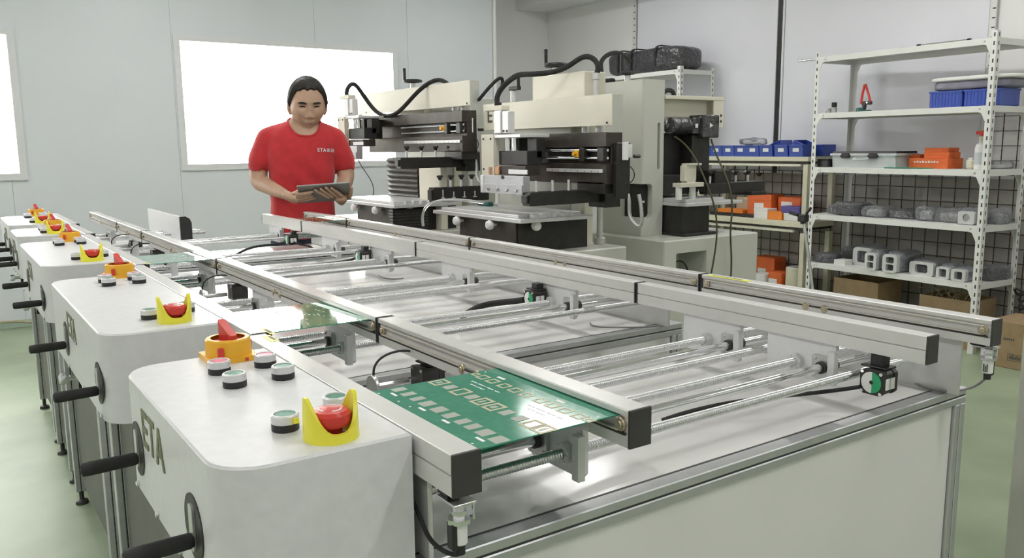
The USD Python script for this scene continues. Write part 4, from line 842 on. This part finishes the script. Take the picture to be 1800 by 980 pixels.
# --- cartons on the floor
def carton(name, label, c, ang, sx, sy, sz, open_=True):
    t = thing(name, label, 'cardboard box', c, ang)
    if open_:
        L('walls', ext(sbox(-sx / 2, -sy / 2, sx / 2, sy / 2).difference(sbox(-sx / 2 + .004, -sy / 2 + .004, sx / 2 - .004, sy / 2 - .004)), 0, sz), 'brown_card', t); L('bottom', bx(-sx / 2 + .004, sx / 2 - .004, -sy / 2 + .004, sy / 2 - .004, .001, .005, .0005), 'brown_card', t)
    else:
        L('walls', bx(-sx / 2, sx / 2, -sy / 2, sy / 2, 0, sz, .003), 'brown_card', t); L('tape', bx(-sx / 2 - .0006, sx / 2 + .0006, -.025, .025, sz - .05, sz + .0006, .0002), 'straw', t)
    return t
c1 = carton('open_carton', 'open brown cardboard box under the rack, left one', tuple(rk(.22, .89, 0)), RA, .26, .35, .325)
L('flap', bx(.126, .13, -.17, .17, .325, .38, .001), 'brown_card', c1)
c2 = carton('open_carton', 'open brown cardboard box with straw sticking out, under the right of the rack', tuple(rk(.20, .235, 0)), RA, .26, .34, .30)
r = random.Random(4)
L('straw', [tube([(r.uniform(-.08, .08), y0 := r.uniform(-.12, .12), .2), (r.uniform(-.1, .1), y0 + r.uniform(-.05, .05), .3), (r.uniform(-.12, .1), y0 + r.uniform(-.12, .1), .33 + r.uniform(0, .05))], .002, 4, 4) for _ in range(26)], 'straw', c2, kind='stuff')
c3 = carton('shipping_carton', 'brown cardboard box with printed marks on the green floor at the right edge', (4.99, 2.03, 0), 0, .30, .494, .262, False)
dk = 'ink_dark'
L('print_mark', ext(sbox(-.02, .045, .06, .085).difference(sbox(-.017, .048, .057, .082)), 0, .0008).apply_transform(np.array([[0, 0, -1, -.15], [-1, 0, 0, .12], [0, 1, 0, 0], [0, 0, 0, 1.]])), dk, c3, smooth=False)
L('print_mark', [bx(-.1512, -.1499, y - .003, y + .003, .055, .072 + .004 * (q % 3), .0003) for q, y in enumerate(np.linspace(.128, .072, 8))], dk, c3)
L('ce_mark', text_on('CE', .038, .0008, (-.15, .052, .046), (0, -1, 0), (0, 0, 1)), dk, c3, label='printed CE mark')
L('print_mark', [bx(-.1512, -.1499, y - .003, y + .003, .158, .172, .0003) for y in np.linspace(.165, .115, 6)], dk, c3)
o = thing('cable_tangle', 'tangle of black cables behind the rack at the right edge', 'cable', (5.30, 2.18, 0))
for q in range(9):
    a = rng.uniform(0, 6.28); L('cable', tube([(.12 * math.cos(a + t) * rng.uniform(.6, 1.1), .16 * math.sin(a + t) * rng.uniform(.7, 1.2), .02 + .045 * q + rng.uniform(0, .06)) for t in np.linspace(0, 5.6, 9)], .006, 6), 'black_rubber', o)

# --- black wrapped bundle on the rear rack
o = thing('wrapped_bundle', 'large bundle in shiny black plastic film on top of the rear rack', 'bundle', (5.28, 5.46, 1.8602), 0)
bd = noisy(softbox(.36, .92, .215, n=5), .016, 9, 12); L('bundle', bd, 'dark_film', o, smooth=True)
for y in (-.2, .1, .27): L('strap', noisy(ext(rrect(-.186, .186, .004, .222, .06).difference(rrect(-.178, .178, .010, .214, .055)), y - .012, y + .012, 'y'), .001, 9, 12), 'black_plastic', o)

# --- workbench with bins and boxes
wbx = thing('workbench', 'cream workbench with an upper bin shelf against the right wall', 'workbench', (5.375, 4.32, 0))
part('upper_board', bx(5.20, 5.55, 3.785, 4.86, 1.122, 1.156, .003), 'bench_cream', wbx); part('upper_strip', bx(5.215, 5.24, 3.86, 4.86, 1.085, 1.104, .002), 'cream_paint', wbx)
part('upper_rail', bx(5.225, 5.54, 3.80, 4.84, 1.104, 1.122, .001), 'dark_brown', wbx)
part('lower_board', bx(5.195, 5.55, 3.785, 4.86, .640, .682, .003), 'bench_cream', wbx); part('lower_strip', bx(5.21, 5.24, 3.90, 4.86, .600, .621, .002), 'cream_paint', wbx)
part('lower_rail', bx(5.225, 5.54, 3.80, 4.84, .621, .640, .001), 'dark_brown', wbx)
for y in (3.79, 4.81):
    for x in (5.20, 5.50): part('bench_post', cat([bx(x, x + .045, y, y + .04, .02, .60, .002), bx(x + .005, x + .045, y, y + .04, .682, 1.10, .002)]), 'bench_cream', wbx)
part('hook_rail', bx(5.30, 5.31, 4.25, 4.72, 1.095, 1.104, .001), 'wire_dark', wbx)
for y in (4.30, 4.42, 4.54, 4.66): part('hook', cat([cyl((5.30, y, 1.02), (5.30, y, 1.10), .005, 8), lathe([(0, 0), (.012, .006), (.028, .022), (.026, .028), (0, .03)], 12).apply_translation((5.30, y, 1.0))]), 'black_plastic', wbx)
def bin_(name, label, x, y, z, w, turn=0, lab=True, group='small blue bins on the bench'):
    o = thing(name, label, 'bin', (x, y, z), turn, group)
    pr = Polygon([(-.07, 0), (.07, 0), (.075, .085), (-.078, .085), (-.078, .072)])
    a = M(ext(pr, -w / 2, w / 2, 'y')) - M(bx(-.068, .068, -w / 2 + .004, w / 2 - .004, .004, .12, .002))
    L('bin_body', unM(a), 'blue_plastic', o); L('bin_lip', bx(-.084, -.072, -w / 2, w / 2, .076, .086, .002), 'blue_plastic', o)
    if lab: L('bin_label', bx(-.0775, -.0745, -w * .22, w * .22, .035, .062, .0004), 'label_white', o)
    return o
ords = ['first', 'second', 'third', 'fourth', 'fifth', 'sixth', 'seventh', 'eighth']
for k, y in enumerate((3.902, 4.034, 4.172, 4.298, 4.416, 4.539, 4.662, 4.784)):
    bin_('small_bin', f'small labelled blue bin, {ords[k]} from the right in the front row on the bench', 5.285, y, 1.1565, .118)
bin_('small_bin', 'plain blue bin at the right end of the rear row on the bench', 5.46, 3.86, 1.1565, .13, lab=False)
o = bin_('small_bin', 'blue bin tilted to one side behind the front row', 5.455, 4.03, 1.180, .11, .0, False); o2 = bin_('small_bin', 'blue bin tipped over behind the tilted one', 5.455, 4.20, 1.180, .11, .0, False)
UsdGeom.Xformable(o).AddRotateXOp().Set(22); UsdGeom.Xformable(o2).AddRotateXOp().Set(-22)
o = thing('clear_bag', 'crumpled clear bags standing in the blue bins', 'bag', (5.30, 4.37, 1.2465)); L('bag', noisy(softbox(.10, .22, .05, n=4), .012, 40, 51), 'plastic_film', o, smooth=True); L('bag_filling', noisy(softbox(.07, .12, .02, n=3), .004, 30, 52), 'white_card', o, smooth=True)
def small_box(label, x, y, z, sx, sy, sz, mat, sticker=None, turn=0, group=None):
    o = thing('small_box', label, 'box', (x, y, z), turn, group)
    L('carton', bx(-sx / 2, sx / 2, -sy / 2, sy / 2, 0, sz, .002), mat, o); L('carton_lid', bx(-sx / 2 - .001, sx / 2 + .001, -sy / 2 - .001, sy / 2 + .001, sz * .72, sz + .0006, .0015), mat, o)
    if sticker: L('sticker', bx(-sx / 2 - .0022, -sx / 2 - .0009, sticker[0] - sticker[2], sticker[0] + sticker[2], sticker[1], sticker[1] + sticker[3], .0003), 'label_white', o)
    return o
zb = .6825
small_box('large orange box with a white label on the bench', 5.40, 4.305, zb + .022, .16, .23, .155, 'orange_card', (.0, .02, .045, .07))
small_box('second large orange box with a white label, behind the first', 5.44, 4.06, zb, .15, .20, .165, 'orange_card', (.02, .07, .05, .06))
small_box('white box at the front of the bench', 5.285, 4.215, zb, .11, .13, .078, 'white_card')
small_box('small bright orange box between two white boxes on the bench', 5.27, 4.08, zb, .09, .13, .062, 'orange_bright')
small_box('white box by the bench post', 5.28, 3.945, zb, .09, .12, .055, 'white_card')
small_box('violet box on the white box by the bench post', 5.29, 3.95, zb + .0562, .11, .17, .05, 'violet_card')
small_box('flat orange box with yellow edge on the left of the bench', 5.36, 4.57, zb + .022, .14, .26, .028, 'orange_bright')
small_box('flat black tray under the orange boxes on the bench', 5.36, 4.50, zb, .22, .50, .0215, 'black_plastic')
small_box('cream box behind the flat orange box on the bench', 5.46, 4.56, zb + .0225, .05, .14, .12, 'bench_cream')
small_box('white box on the floor under the bench', 5.33, 4.235, 0, .14, .12, .245, 'white_card')
small_box('orange box with a white label on the floor under the bench', 5.37, 4.105, 0, .16, .12, .27, 'orange_card', (.02, .14, .04, .08))
small_box('dark orange box farther left under the bench', 5.47, 4.30, 0, .14, .20, .36, 'orange_card', (.02, .20, .04, .07))
o = thing('paper_roll', 'pale roll of sheet standing on the floor under the bench', 'roll', (5.36, 3.935, 0)); L('roll', ext(Point(0, 0).buffer(.10, quad_segs=8).difference(Point(0, 0).buffer(.03)), 0, .32), 'bench_cream', o)
for q in range(3): L('roll_layer', ext(Point(0, 0).buffer(.07 + .012 * q, quad_segs=8).difference(Point(0, 0).buffer(.064 + .012 * q)), .319, .324), 'white_card', o)
# --- leaning pole with a black clamp
o = thing('clamp_pole', 'steel pole with a black clamp leaning in front of the workbench', 'pole', (4.86, 3.40, 0)); tp, bt_ = np.array((4.90, 3.585, .745)), np.array((4.86, 3.40, .0))
part('pole', cyl(bt_, tp + (tp - bt_) * .02, .011, 14), 'zinc', o)
part('clamp', cat([cb(tp, (.05, .06, .05), .006), cyl(tp + [-.02, .03, .02], tp + [-.02, .10, .035], .012, 10, .002), cyl(tp + [0, -.02, .03], tp + [.01, -.05, .075], .009, 10), cyl(tp + [0, .0, -.04], tp + [0, 0, -.02], .02, 14)]), 'black_plastic', o)
part('pole_foot', cyl(bt_, bt_ + (tp - bt_) * .04, .016, 14, .003), 'black_rubber', o)
# --- cabinet whose edge shows at the right border, cable by the back wall
o = thing('grey_cabinet', 'beige grey cabinet cut off by the right border of the picture', 'cabinet', (2.62, .68, 0))
part('cabinet_body', bx(2.30, 2.95, .36, .998, .02, 1.05, .006), 'cabinet_grey', o); part('cabinet_top', bx(2.29, 2.96, .35, 1.003, 1.05, 1.075, .004), 'cabinet_grey', o); part('plinth', bx(2.33, 2.92, .38, .97, 0, .02, .002), 'black_plastic', o)
o = thing('floor_cable', 'pale cable running along the foot of the back wall', 'cable', (.3, 6.8, 0)); part('cable', tube([(-.4, 6.60, .012), (-.1, 6.70, .03), (.2, 6.80, .06), (.42, 6.82, .05), (.62, 6.70, .012), (.8, 6.55, .011)], .009, 8), 'straw', o)

# ------------------------------------------------------------------ the man
def MF(m): return M(m)
def hull_chain(js):
    """manifold of tapered limbs: list of ((x,y,z), r)"""
    out = None
    for a, b in zip(js[:-1], js[1:]):
        h = MF(hullpts([a, b], 2)); out = h if out is None else out + h
    return out
def loft(rings, n=48, sq=2.4):
    V, F = [], []; a = np.arange(n) * 2 * np.pi / n
    for z, cx, cy, rx, ry in rings:
        c, s = np.cos(a), np.sin(a); V.append(np.c_[cx + rx * np.sign(c) * np.abs(c) ** (2 / sq), cy + ry * np.sign(s) * np.abs(s) ** (2 / sq), np.full(n, z)])
    V = np.vstack(V); k = len(rings)
    for i in range(k - 1):
        for j in range(n):
            q = (i * n + j, i * n + (j + 1) % n, (i + 1) * n + (j + 1) % n, (i + 1) * n + j); F += [(q[0], q[1], q[2]), (q[0], q[2], q[3])]
    V = np.vstack([V, [[rings[0][1], rings[0][2], rings[0][0]]], [[rings[-1][1], rings[-1][2], rings[-1][0]]]])
    for j in range(n): F += [(k * n, (j + 1) % n, j), (k * n + 1, (k - 1) * n + j, (k - 1) * n + (j + 1) % n)]
    return fix(trimesh.Trimesh(V, F, process=False))
def smoothm(m, edge, it=12):
    t = unM(m.refine_to_length(edge)); t.merge_vertices(); trimesh.smoothing.filter_taubin(t, .5, -.52, iterations=it); return t
person = thing('person', 'man in a red T-shirt reading a tablet beside the far end of the conveyor', 'person', (1.548, 4.14, 0), math.radians(-20.9))
# head built in its own frame (front = -y), then tilted and set on the neck
def head_mesh():
    s = trimesh.creation.icosphere(5); v = s.vertices.copy(); x, y, z = v.T
    w = np.where(z > 0, .0765, .0765 - .016 * np.clip(-z, 0, 1) ** 1.4)            # jaw narrower than skull
    dep = np.where(y < 0, .093, .100); hgt = np.where(z > 0, .112, .116)
    P = np.c_[x * w, y * dep, z * hgt]
    sq = np.abs(x) * (np.abs(x) > .5)                                             # fuller cheeks
    P[:, 0] *= 1 + .07 * np.exp(-((z + .25) / .35) ** 2) * (y < .2)
    fr = np.clip(-y, 0, 1)
    P[:, 1] += .012 * fr * np.exp(-((z + .05) / .5) ** 2) * np.exp(-(x / .55) ** 2)   # flatten the face a little
    g = lambda cx, cz, sx, sz: np.exp(-((P[:, 0] - cx) / sx) ** 2 - ((P[:, 2] - cz) / sz) ** 2) * (P[:, 1] < -.03)
    for e in (-1, 1):
        P[:, 1] += .009 * g(e * .032, .006, .018, .011); P[:, 1] -= .005 * g(e * .032, .026, .024, .008); P[:, 1] -= .006 * g(e * .045, -.028, .022, .020)
        P[:, 1] -= .006 * g(e * .013, -.042, .008, .008)
    P[:, 1] -= .010 * g(0, -.008, .009, .022); P[:, 1] -= .021 * g(0, -.036, .011, .013); P[:, 1] += .003 * g(0, -.053, .02, .005)
    P[:, 1] -= .008 * g(0, -.066, .024, .007); P[:, 1] -= .007 * g(0, -.077, .020, .007); P[:, 1] += .004 * g(0, -.0715, .022, .0022); P[:, 1] -= .008 * g(0, -.100, .022, .012)
    return trimesh.Trimesh(P, s.faces, process=False)
hd = head_mesh()
TH = trimesh.transformations.rotation_matrix(math.radians(13), (1, 0, 0)); TY = trimesh.transformations.rotation_matrix(math.radians(7), (0, 0, 1))
HT = trimesh.transformations.translation_matrix((.048, -.040, 1.466)) @ TY @ TH @ np.diag([1.08, 1.07, 1.06, 1])
def set_head(m): m = m.copy(); m.apply_transform(HT); return m
ears = []
for e in (-1, 1):
    er = trimesh.creation.icosphere(3); er.apply_scale((.011, .019, .031)); er = rotm(er, e * .35, (0, 0, 1)); er = rotm(er, -.15, (1, 0, 0)); er.apply_translation((e * .080, .012, -.012)); ears.append(er)
    lb2 = trimesh.creation.icosphere(2); lb2.apply_scale((.009, .013, .013)); lb2.apply_translation((e * .077, .004, -.036)); ears.append(lb2)
heads = M(set_head(hd))
for er in ears: heads = heads + M(set_head(er))
# arms: image left arm (his right) and image right arm (his left)
armA = [((-.172, .0, 1.285), .040), ((-.212, .012, 1.12), .045), ((-.205, .0, 1.085), .043), ((-.135, -.115, 1.055), .036), ((-.078, -.205, 1.032), .026)]
armB = [((.190, .0, 1.285), .040), ((.226, .014, 1.12), .045), ((.220, .0, 1.085), .043), ((.200, -.10, 1.05), .036), ((.168, -.185, 1.022), .026)]
body = hull_chain([((0.02, .005, 1.30), .07), ((.026, -.004, 1.40), .058), ((.03, -.012, 1.44), .054)]) + hull_chain([((-.15, 0, 1.28), .04), ((.02, .005, 1.30), .06), ((.175, 0, 1.28), .04)])
body = body + M(loft([(1.20, .006, -.004, .14, .096), (1.29, .010, -.002, .160, .096), (1.33, .013, .001, .152, .086), (1.362, .018, .002, .116, .074), (1.385, .023, .002, .076, .063), (1.40, .028, -.004, .056, .054)])) + hull_chain(armA) + hull_chain(armB)
# hands: his right closes on the tablet's edge, his left supports it from below
def hand(wrist, palm, palm_r, fingers, thumb):
    m = MF(hullpts([(wrist, .024), (palm[0], palm_r), (palm[1], palm_r * .92), (palm[2], palm_r * .92)], 2))
    for f in fingers: m = m + hull_chain(f)
    return m + hull_chain(thumb)
# tablet frame: long edge direction a, short edge direction b (towards the camera and up), normal n
tc = np.array([.108, -.285, 1.040]); ta = np.array([.985, -.05, .055]); ta /= np.linalg.norm(ta); tb_ = np.array([.30, -.80, .50]); tb_ -= ta * (tb_ @ ta); tb_ /= np.linalg.norm(tb_); tn = np.cross(ta, tb_); tn = -tn if tn[2] < 0 else tn
def tp_(u, v, w=0): return tuple(tc + ta * u + tb_ * v + tn * w)
fr = .0085
HA = hand((-.075, -.208, 1.030), [(-.045, -.245, 1.020), (-.022, -.262, 1.012), (-.030, -.232, 1.003)], .019,
          [[(tp_(-.128, .035 - .021 * i, -.016), fr + .001), (tp_(-.108, .038 - .021 * i, -.020), fr), (tp_(-.082 + .006 * abs(i - 1), .040 - .021 * i, -.016), fr - .001), (tp_(-.064 + .008 * abs(i - 1), .041 - .021 * i, -.0128), fr - .0015)] for i in range(4)],
          [((-.046, -.235, 1.030), .012), (tp_(-.128, .005, .012), .010), (tp_(-.105, .022, .0138), .009), (tp_(-.086, .030, .0128), .008)])
HB = hand((.168, -.188, 1.020), [tp_(.075, -.050, -.030), tp_(.060, -.02, -.030), tp_(.088, -.02, -.032)], .018,
          [[(tp_(.080 - .022 * i, .000, -.026), fr + .001), (tp_(.062 - .024 * i, .028, -.020), fr), (tp_(.046 - .025 * i, .052 - .006 * abs(i - 1), -.0145), fr - .001), (tp_(.036 - .025 * i, .070 - .008 * abs(i - 1), -.013), fr - .0015)] for i in range(4)],
          [((.155, -.205, 1.022), .012), (tp_(.118, -.03, -.014), .0105), (tp_(.124, .002, -.010), .009), (tp_(.129, .024, .002), .008)])
skin = smoothm(body, .012, 10)
hands = smoothm(HA + HB, .004, 6)
hsm = unM((heads).refine_to_length(.006)); trimesh.smoothing.filter_taubin(hsm, .4, -.42, iterations=2)
tot = M(skin) + M(hands) + M(hsm)
part('body', unM(tot), 'skin', person, local=True, smooth=50)
# face details
fz = lambda m: set_head(m)
def surf_y(x, z):     # front surface of the head at (x, z)
    h = hd.vertices; k = np.argmin((h[:, 0] - x) ** 2 + (h[:, 2] - z) ** 2 + (h[:, 1] > -.02) * 1.0); return h[k, 1]
for e in (-1, 1):
    part('eyebrow', fz(tube([(e * x, surf_y(e * x, .0215 + dz) - .001, .0215 + dz) for x, dz in ((.015, -.0015), (.026, .001), (.038, .002), (.050, -.001))], [.003, .0052, .0046, .0018], 8)), 'brow', person, local=True)
    lid = tube([(e * x, surf_y(e * x, .004 + dz) - .0005, .004 + dz) for x, dz in ((.019, -.001), (.027, .0012), (.035, .0012), (.045, -.001))], [.0014, .0036, .0036, .0014], 8)
    part('eye', fz(lid), 'brow', person, local=True, label='lowered narrow eye')
part('mouth', fz(tube([(x, surf_y(x, -.0715) - .0006, -.0715 - .5 * abs(x) ** 1.5 * .1) for x in (-.024, -.012, 0, .012, .024)], [.0016, .0034, .0036, .0034, .0016], 8)), 'lip', person, local=True)
# hair: the scalp above a hairline, lifted off the head
def hair_mesh():
    s = trimesh.creation.icosphere(6); v = s.vertices; hv = hd.vertices
    h5 = trimesh.creation.icosphere(5).vertices
    from scipy.spatial import cKDTree
    tr = cKDTree(h5); dd, ii = tr.query(v, k=3); wgt = 1 / (dd + 1e-6); wgt /= wgt.sum(1, keepdims=True); P = (hv[ii] * wgt[..., None]).sum(1)
    x, y, z = P.T
    ang = np.degrees(np.arctan2(np.abs(x), -y))                     # 0 = middle of the forehead, 180 = nape
    line = np.interp(ang, [0, 20, 38, 52, 64, 76, 84, 92, 102, 118, 180], [.079, .080, .076, .066, .046, .006, -.012, .012, .012, -.040, -.062]) + .0025 * np.sin(x * 210)
    up = z - line
    k = np.random.default_rng(3); K = k.normal(size=(40, 3)) * 190; ph = k.uniform(0, 6.28, 40); n = np.sin(P @ K.T + ph).mean(1)
    thick = np.clip(up / .022, -.4, 1) * .0115 + .009 * np.clip(z / .1, 0, 1) + n * .0035 * (up > 0)
    nrm = v / np.linalg.norm(v, axis=1, keepdims=True); Q = P + nrm * (np.where(up > 0, .002 + thick, -.006))[:, None]
    return trimesh.Trimesh(Q, s.faces, process=False)
part('hair', fz(hair_mesh()), 'hair', person, local=True, smooth=60, label='short black hair')
# T-shirt
TOR = [(.80, 0, 0, .163, .118), (.86, 0, 0, .160, .118), (.95, 0, -.002, .154, .117), (1.05, .002, -.004, .153, .116), (1.15, .004, -.006, .160, .117), (1.23, .007, -.005, .170, .116), (1.29, .010, -.002, .175, .105), (1.33, .013, .002, .165, .092), (1.362, .018, .004, .125, .080), (1.385, .023, .004, .082, .070), (1.393, .025, .003, .066, .064)]
tor = loft(TOR)
slA = hullpts([((-.045, .002, 1.338), .046), ((-.150, 0, 1.298), .056)], 3); slA2 = hullpts([((-.150, 0, 1.298), .058), ((-.200, .008, 1.165), .060)], 3)
slB = hullpts([((.085, .002, 1.338), .046), ((.172, 0, 1.298), .056)], 3); slB2 = hullpts([((.172, 0, 1.298), .058), ((.216, .010, 1.165), .060)], 3)
shirt = M(tor) + M(slA) + M(slA2) + M(slB) + M(slB2)
cutbox = lambda x0, x1, z1: M(bx(x0, x1, -.2, .2, .9, z1, .001))
shirt = shirt - cutbox(-.40, -.158, 1.142) - cutbox(.174, .40, 1.138)
_sp = lambda v: math.copysign(abs(v) ** .75, v)
ell = [(.028 + .080 * _sp(math.cos(t)), -.030 + .070 * _sp(math.sin(t))) for t in np.linspace(0, 2 * math.pi, 49)[:-1]]
nk = M(ext(Polygon(ell), 1.285, 1.6))
sh = smoothm(shirt, .014, 14); v = sh.vertices.copy()
fold = .0045 * np.sin(v[:, 2] * 42 + v[:, 0] * 30 + 1.2 * np.sin(v[:, 0] * 17)) * np.exp(-((v[:, 2] - 1.08) / .16) ** 2) + .003 * np.sin(v[:, 0] * 70 + v[:, 2] * 18) * np.exp(-((v[:, 2] - .93) / .14) ** 2)
nn = sh.vertex_normals; sh.vertices = v + nn * (fold + .004)[:, None]
part('shirt', unM(M(sh) - nk), 'red_cotton', person, local=True, smooth=50, label='red cotton T-shirt')
rz = np.array(TOR); cpts = []
for x, y in ell + ell[:1]:
    for z in np.arange(1.40, 1.28, -.001):
        cx, cy_2, rx, ry = [np.interp(z, rz[:, 0], rz[:, q]) for q in (1, 2, 3, 4)]
        if abs((x - cx) / rx) ** 2.4 + abs((y - cy_2) / ry) ** 2.4 <= 1: break
    cpts.append((x, y, z))
cpts = np.array(cpts); cz = cpts[:-1, 2]
for _ in range(4): cz = (np.roll(cz, 1) + cz + np.roll(cz, -1)) / 3
cpts[:-1, 2] = cz; cpts[-1] = cpts[0]
cpts[:, 2] += .003
col = tube(cpts, .006, 8, 0)
part('collar', col, 'red_cotton', person, local=True, smooth=60)
# chest print, wrapped onto the shirt front
def chest_print():
    ms = [meshkit.text_mesh('ETA', .0165, .0012, bold=True)]
    w = ms[0].bounds[1][0] + .004
    def strokes(rs, ox): return [bx(ox + a * .0165, ox + c * .0165, b * .0165, d * .0165, 0, .0012, .0001) for a, b, c, d in rs]
    g1 = [(0, 0, .12, 1), (.88, 0, 1, 1), (0, .88, 1, 1), (0, 0, 1, .12), (.2, .44, .8, .56), (.44, .1, .56, .9), (.2, .2, .8, .3), (.2, .68, .8, .78)]
    g2 = [(0, .85, 1, .97), (.44, 0, .56, 1), (0, .42, 1, .54), (.05, 0, .17, .5), (.83, 0, .95, .5), (0, .02, .45, .13), (.55, .02, 1, .13)]
    ms += strokes(g1, w) + strokes(g2, w + .021)
    m = cat(ms); return m
pr = chest_print(); hit = sh
v = pr.vertices.copy(); ox, oz = .085, 1.236
from scipy.spatial import cKDTree
fv = sh.vertices[sh.vertices[:, 1] < -.03]; tr = cKDTree(fv[:, [0, 2]])
X = ox + v[:, 0] * .98; Z = oz + v[:, 1] - .06 * v[:, 0]; dd, ii = tr.query(np.c_[X, Z], k=4); yy = (fv[ii, 1] / (dd + 1e-5)).sum(1) / (1 / (dd + 1e-5)).sum(1)
pr.vertices = np.c_[X, yy - .0012 - v[:, 2], Z]; fix(pr)
part('chest_print', pr, 'ink_white', person, local=True, smooth=False, label='white lettering on the chest')
# trousers, shoes
legs = hull_chain([((-.075, .01, .86), .098), ((-.085, .0, .50), .070), ((-.09, .02, .10), .055)]) + hull_chain([((.085, .01, .86), .098), ((.095, .0, .50), .070), ((.10, .02, .10), .055)]) + M(hullpts([((-.07, .01, .86), .09), ((.08, .01, .86), .09)], 3))
lg = smoothm(legs, .02, 10); part('trousers', unM(M(lg) - M(bx(-.4, .4, -.4, .4, -.2, .06, .001))), 'denim', person, local=True, smooth=50)
for x in (-.09, .10):
    part('shoe', smoothm(MF(hullpts([((x, .05, .045), .042), ((x, -.02, .04), .042), ((x - .005, -.12, .03), .036), ((x + .008, -.15, .028), .026)], 2)) - M(bx(x - .2, x + .2, -.4, .4, -.2, .0, .001)), .012, 3).apply_translation((0, 0, .002)), 'black_rubber', person, local=True, smooth=50)
wv = [((.174, -.168, 1.024), .0), ((.164, -.186, 1.020), 0)]
wd = np.array([.168, -.185, 1.022]) - np.array([.200, -.10, 1.05]); wd /= np.linalg.norm(wd)
part('wrist_band', aim(lathe([(.0245, 0), (.031, 0), (.031, .014), (.0245, .014)], 24), np.array([.168, -.185, 1.022]) - wd * .02, np.array([.168, -.185, 1.022])), 'black_rubber', person, local=True)
tab = thing('tablet', 'dark grey tablet held by the man in both hands', 'tablet', (1.548, 4.14, 0), math.radians(-20.9))
tm = bx(-.122, .122, -.085, .085, -.004, .004, .002); tr_ = np.eye(4); tr_[:3, 0], tr_[:3, 1], tr_[:3, 2], tr_[:3, 3] = ta, tb_, np.cross(ta, tb_), tc
tm.apply_transform(tr_); part('tablet_case', fix(tm), 'tablet_grey', tab, local=True)
sm = bx(-.112, .112, -.076, .076, 0, .0006, .0002); k = np.sign(np.cross(ta, tb_) @ tn); sm.apply_translation((0, 0, .0042 if k > 0 else -.0048)); sm.apply_transform(tr_); part('screen', fix(sm), 'black_plastic', tab, local=True)
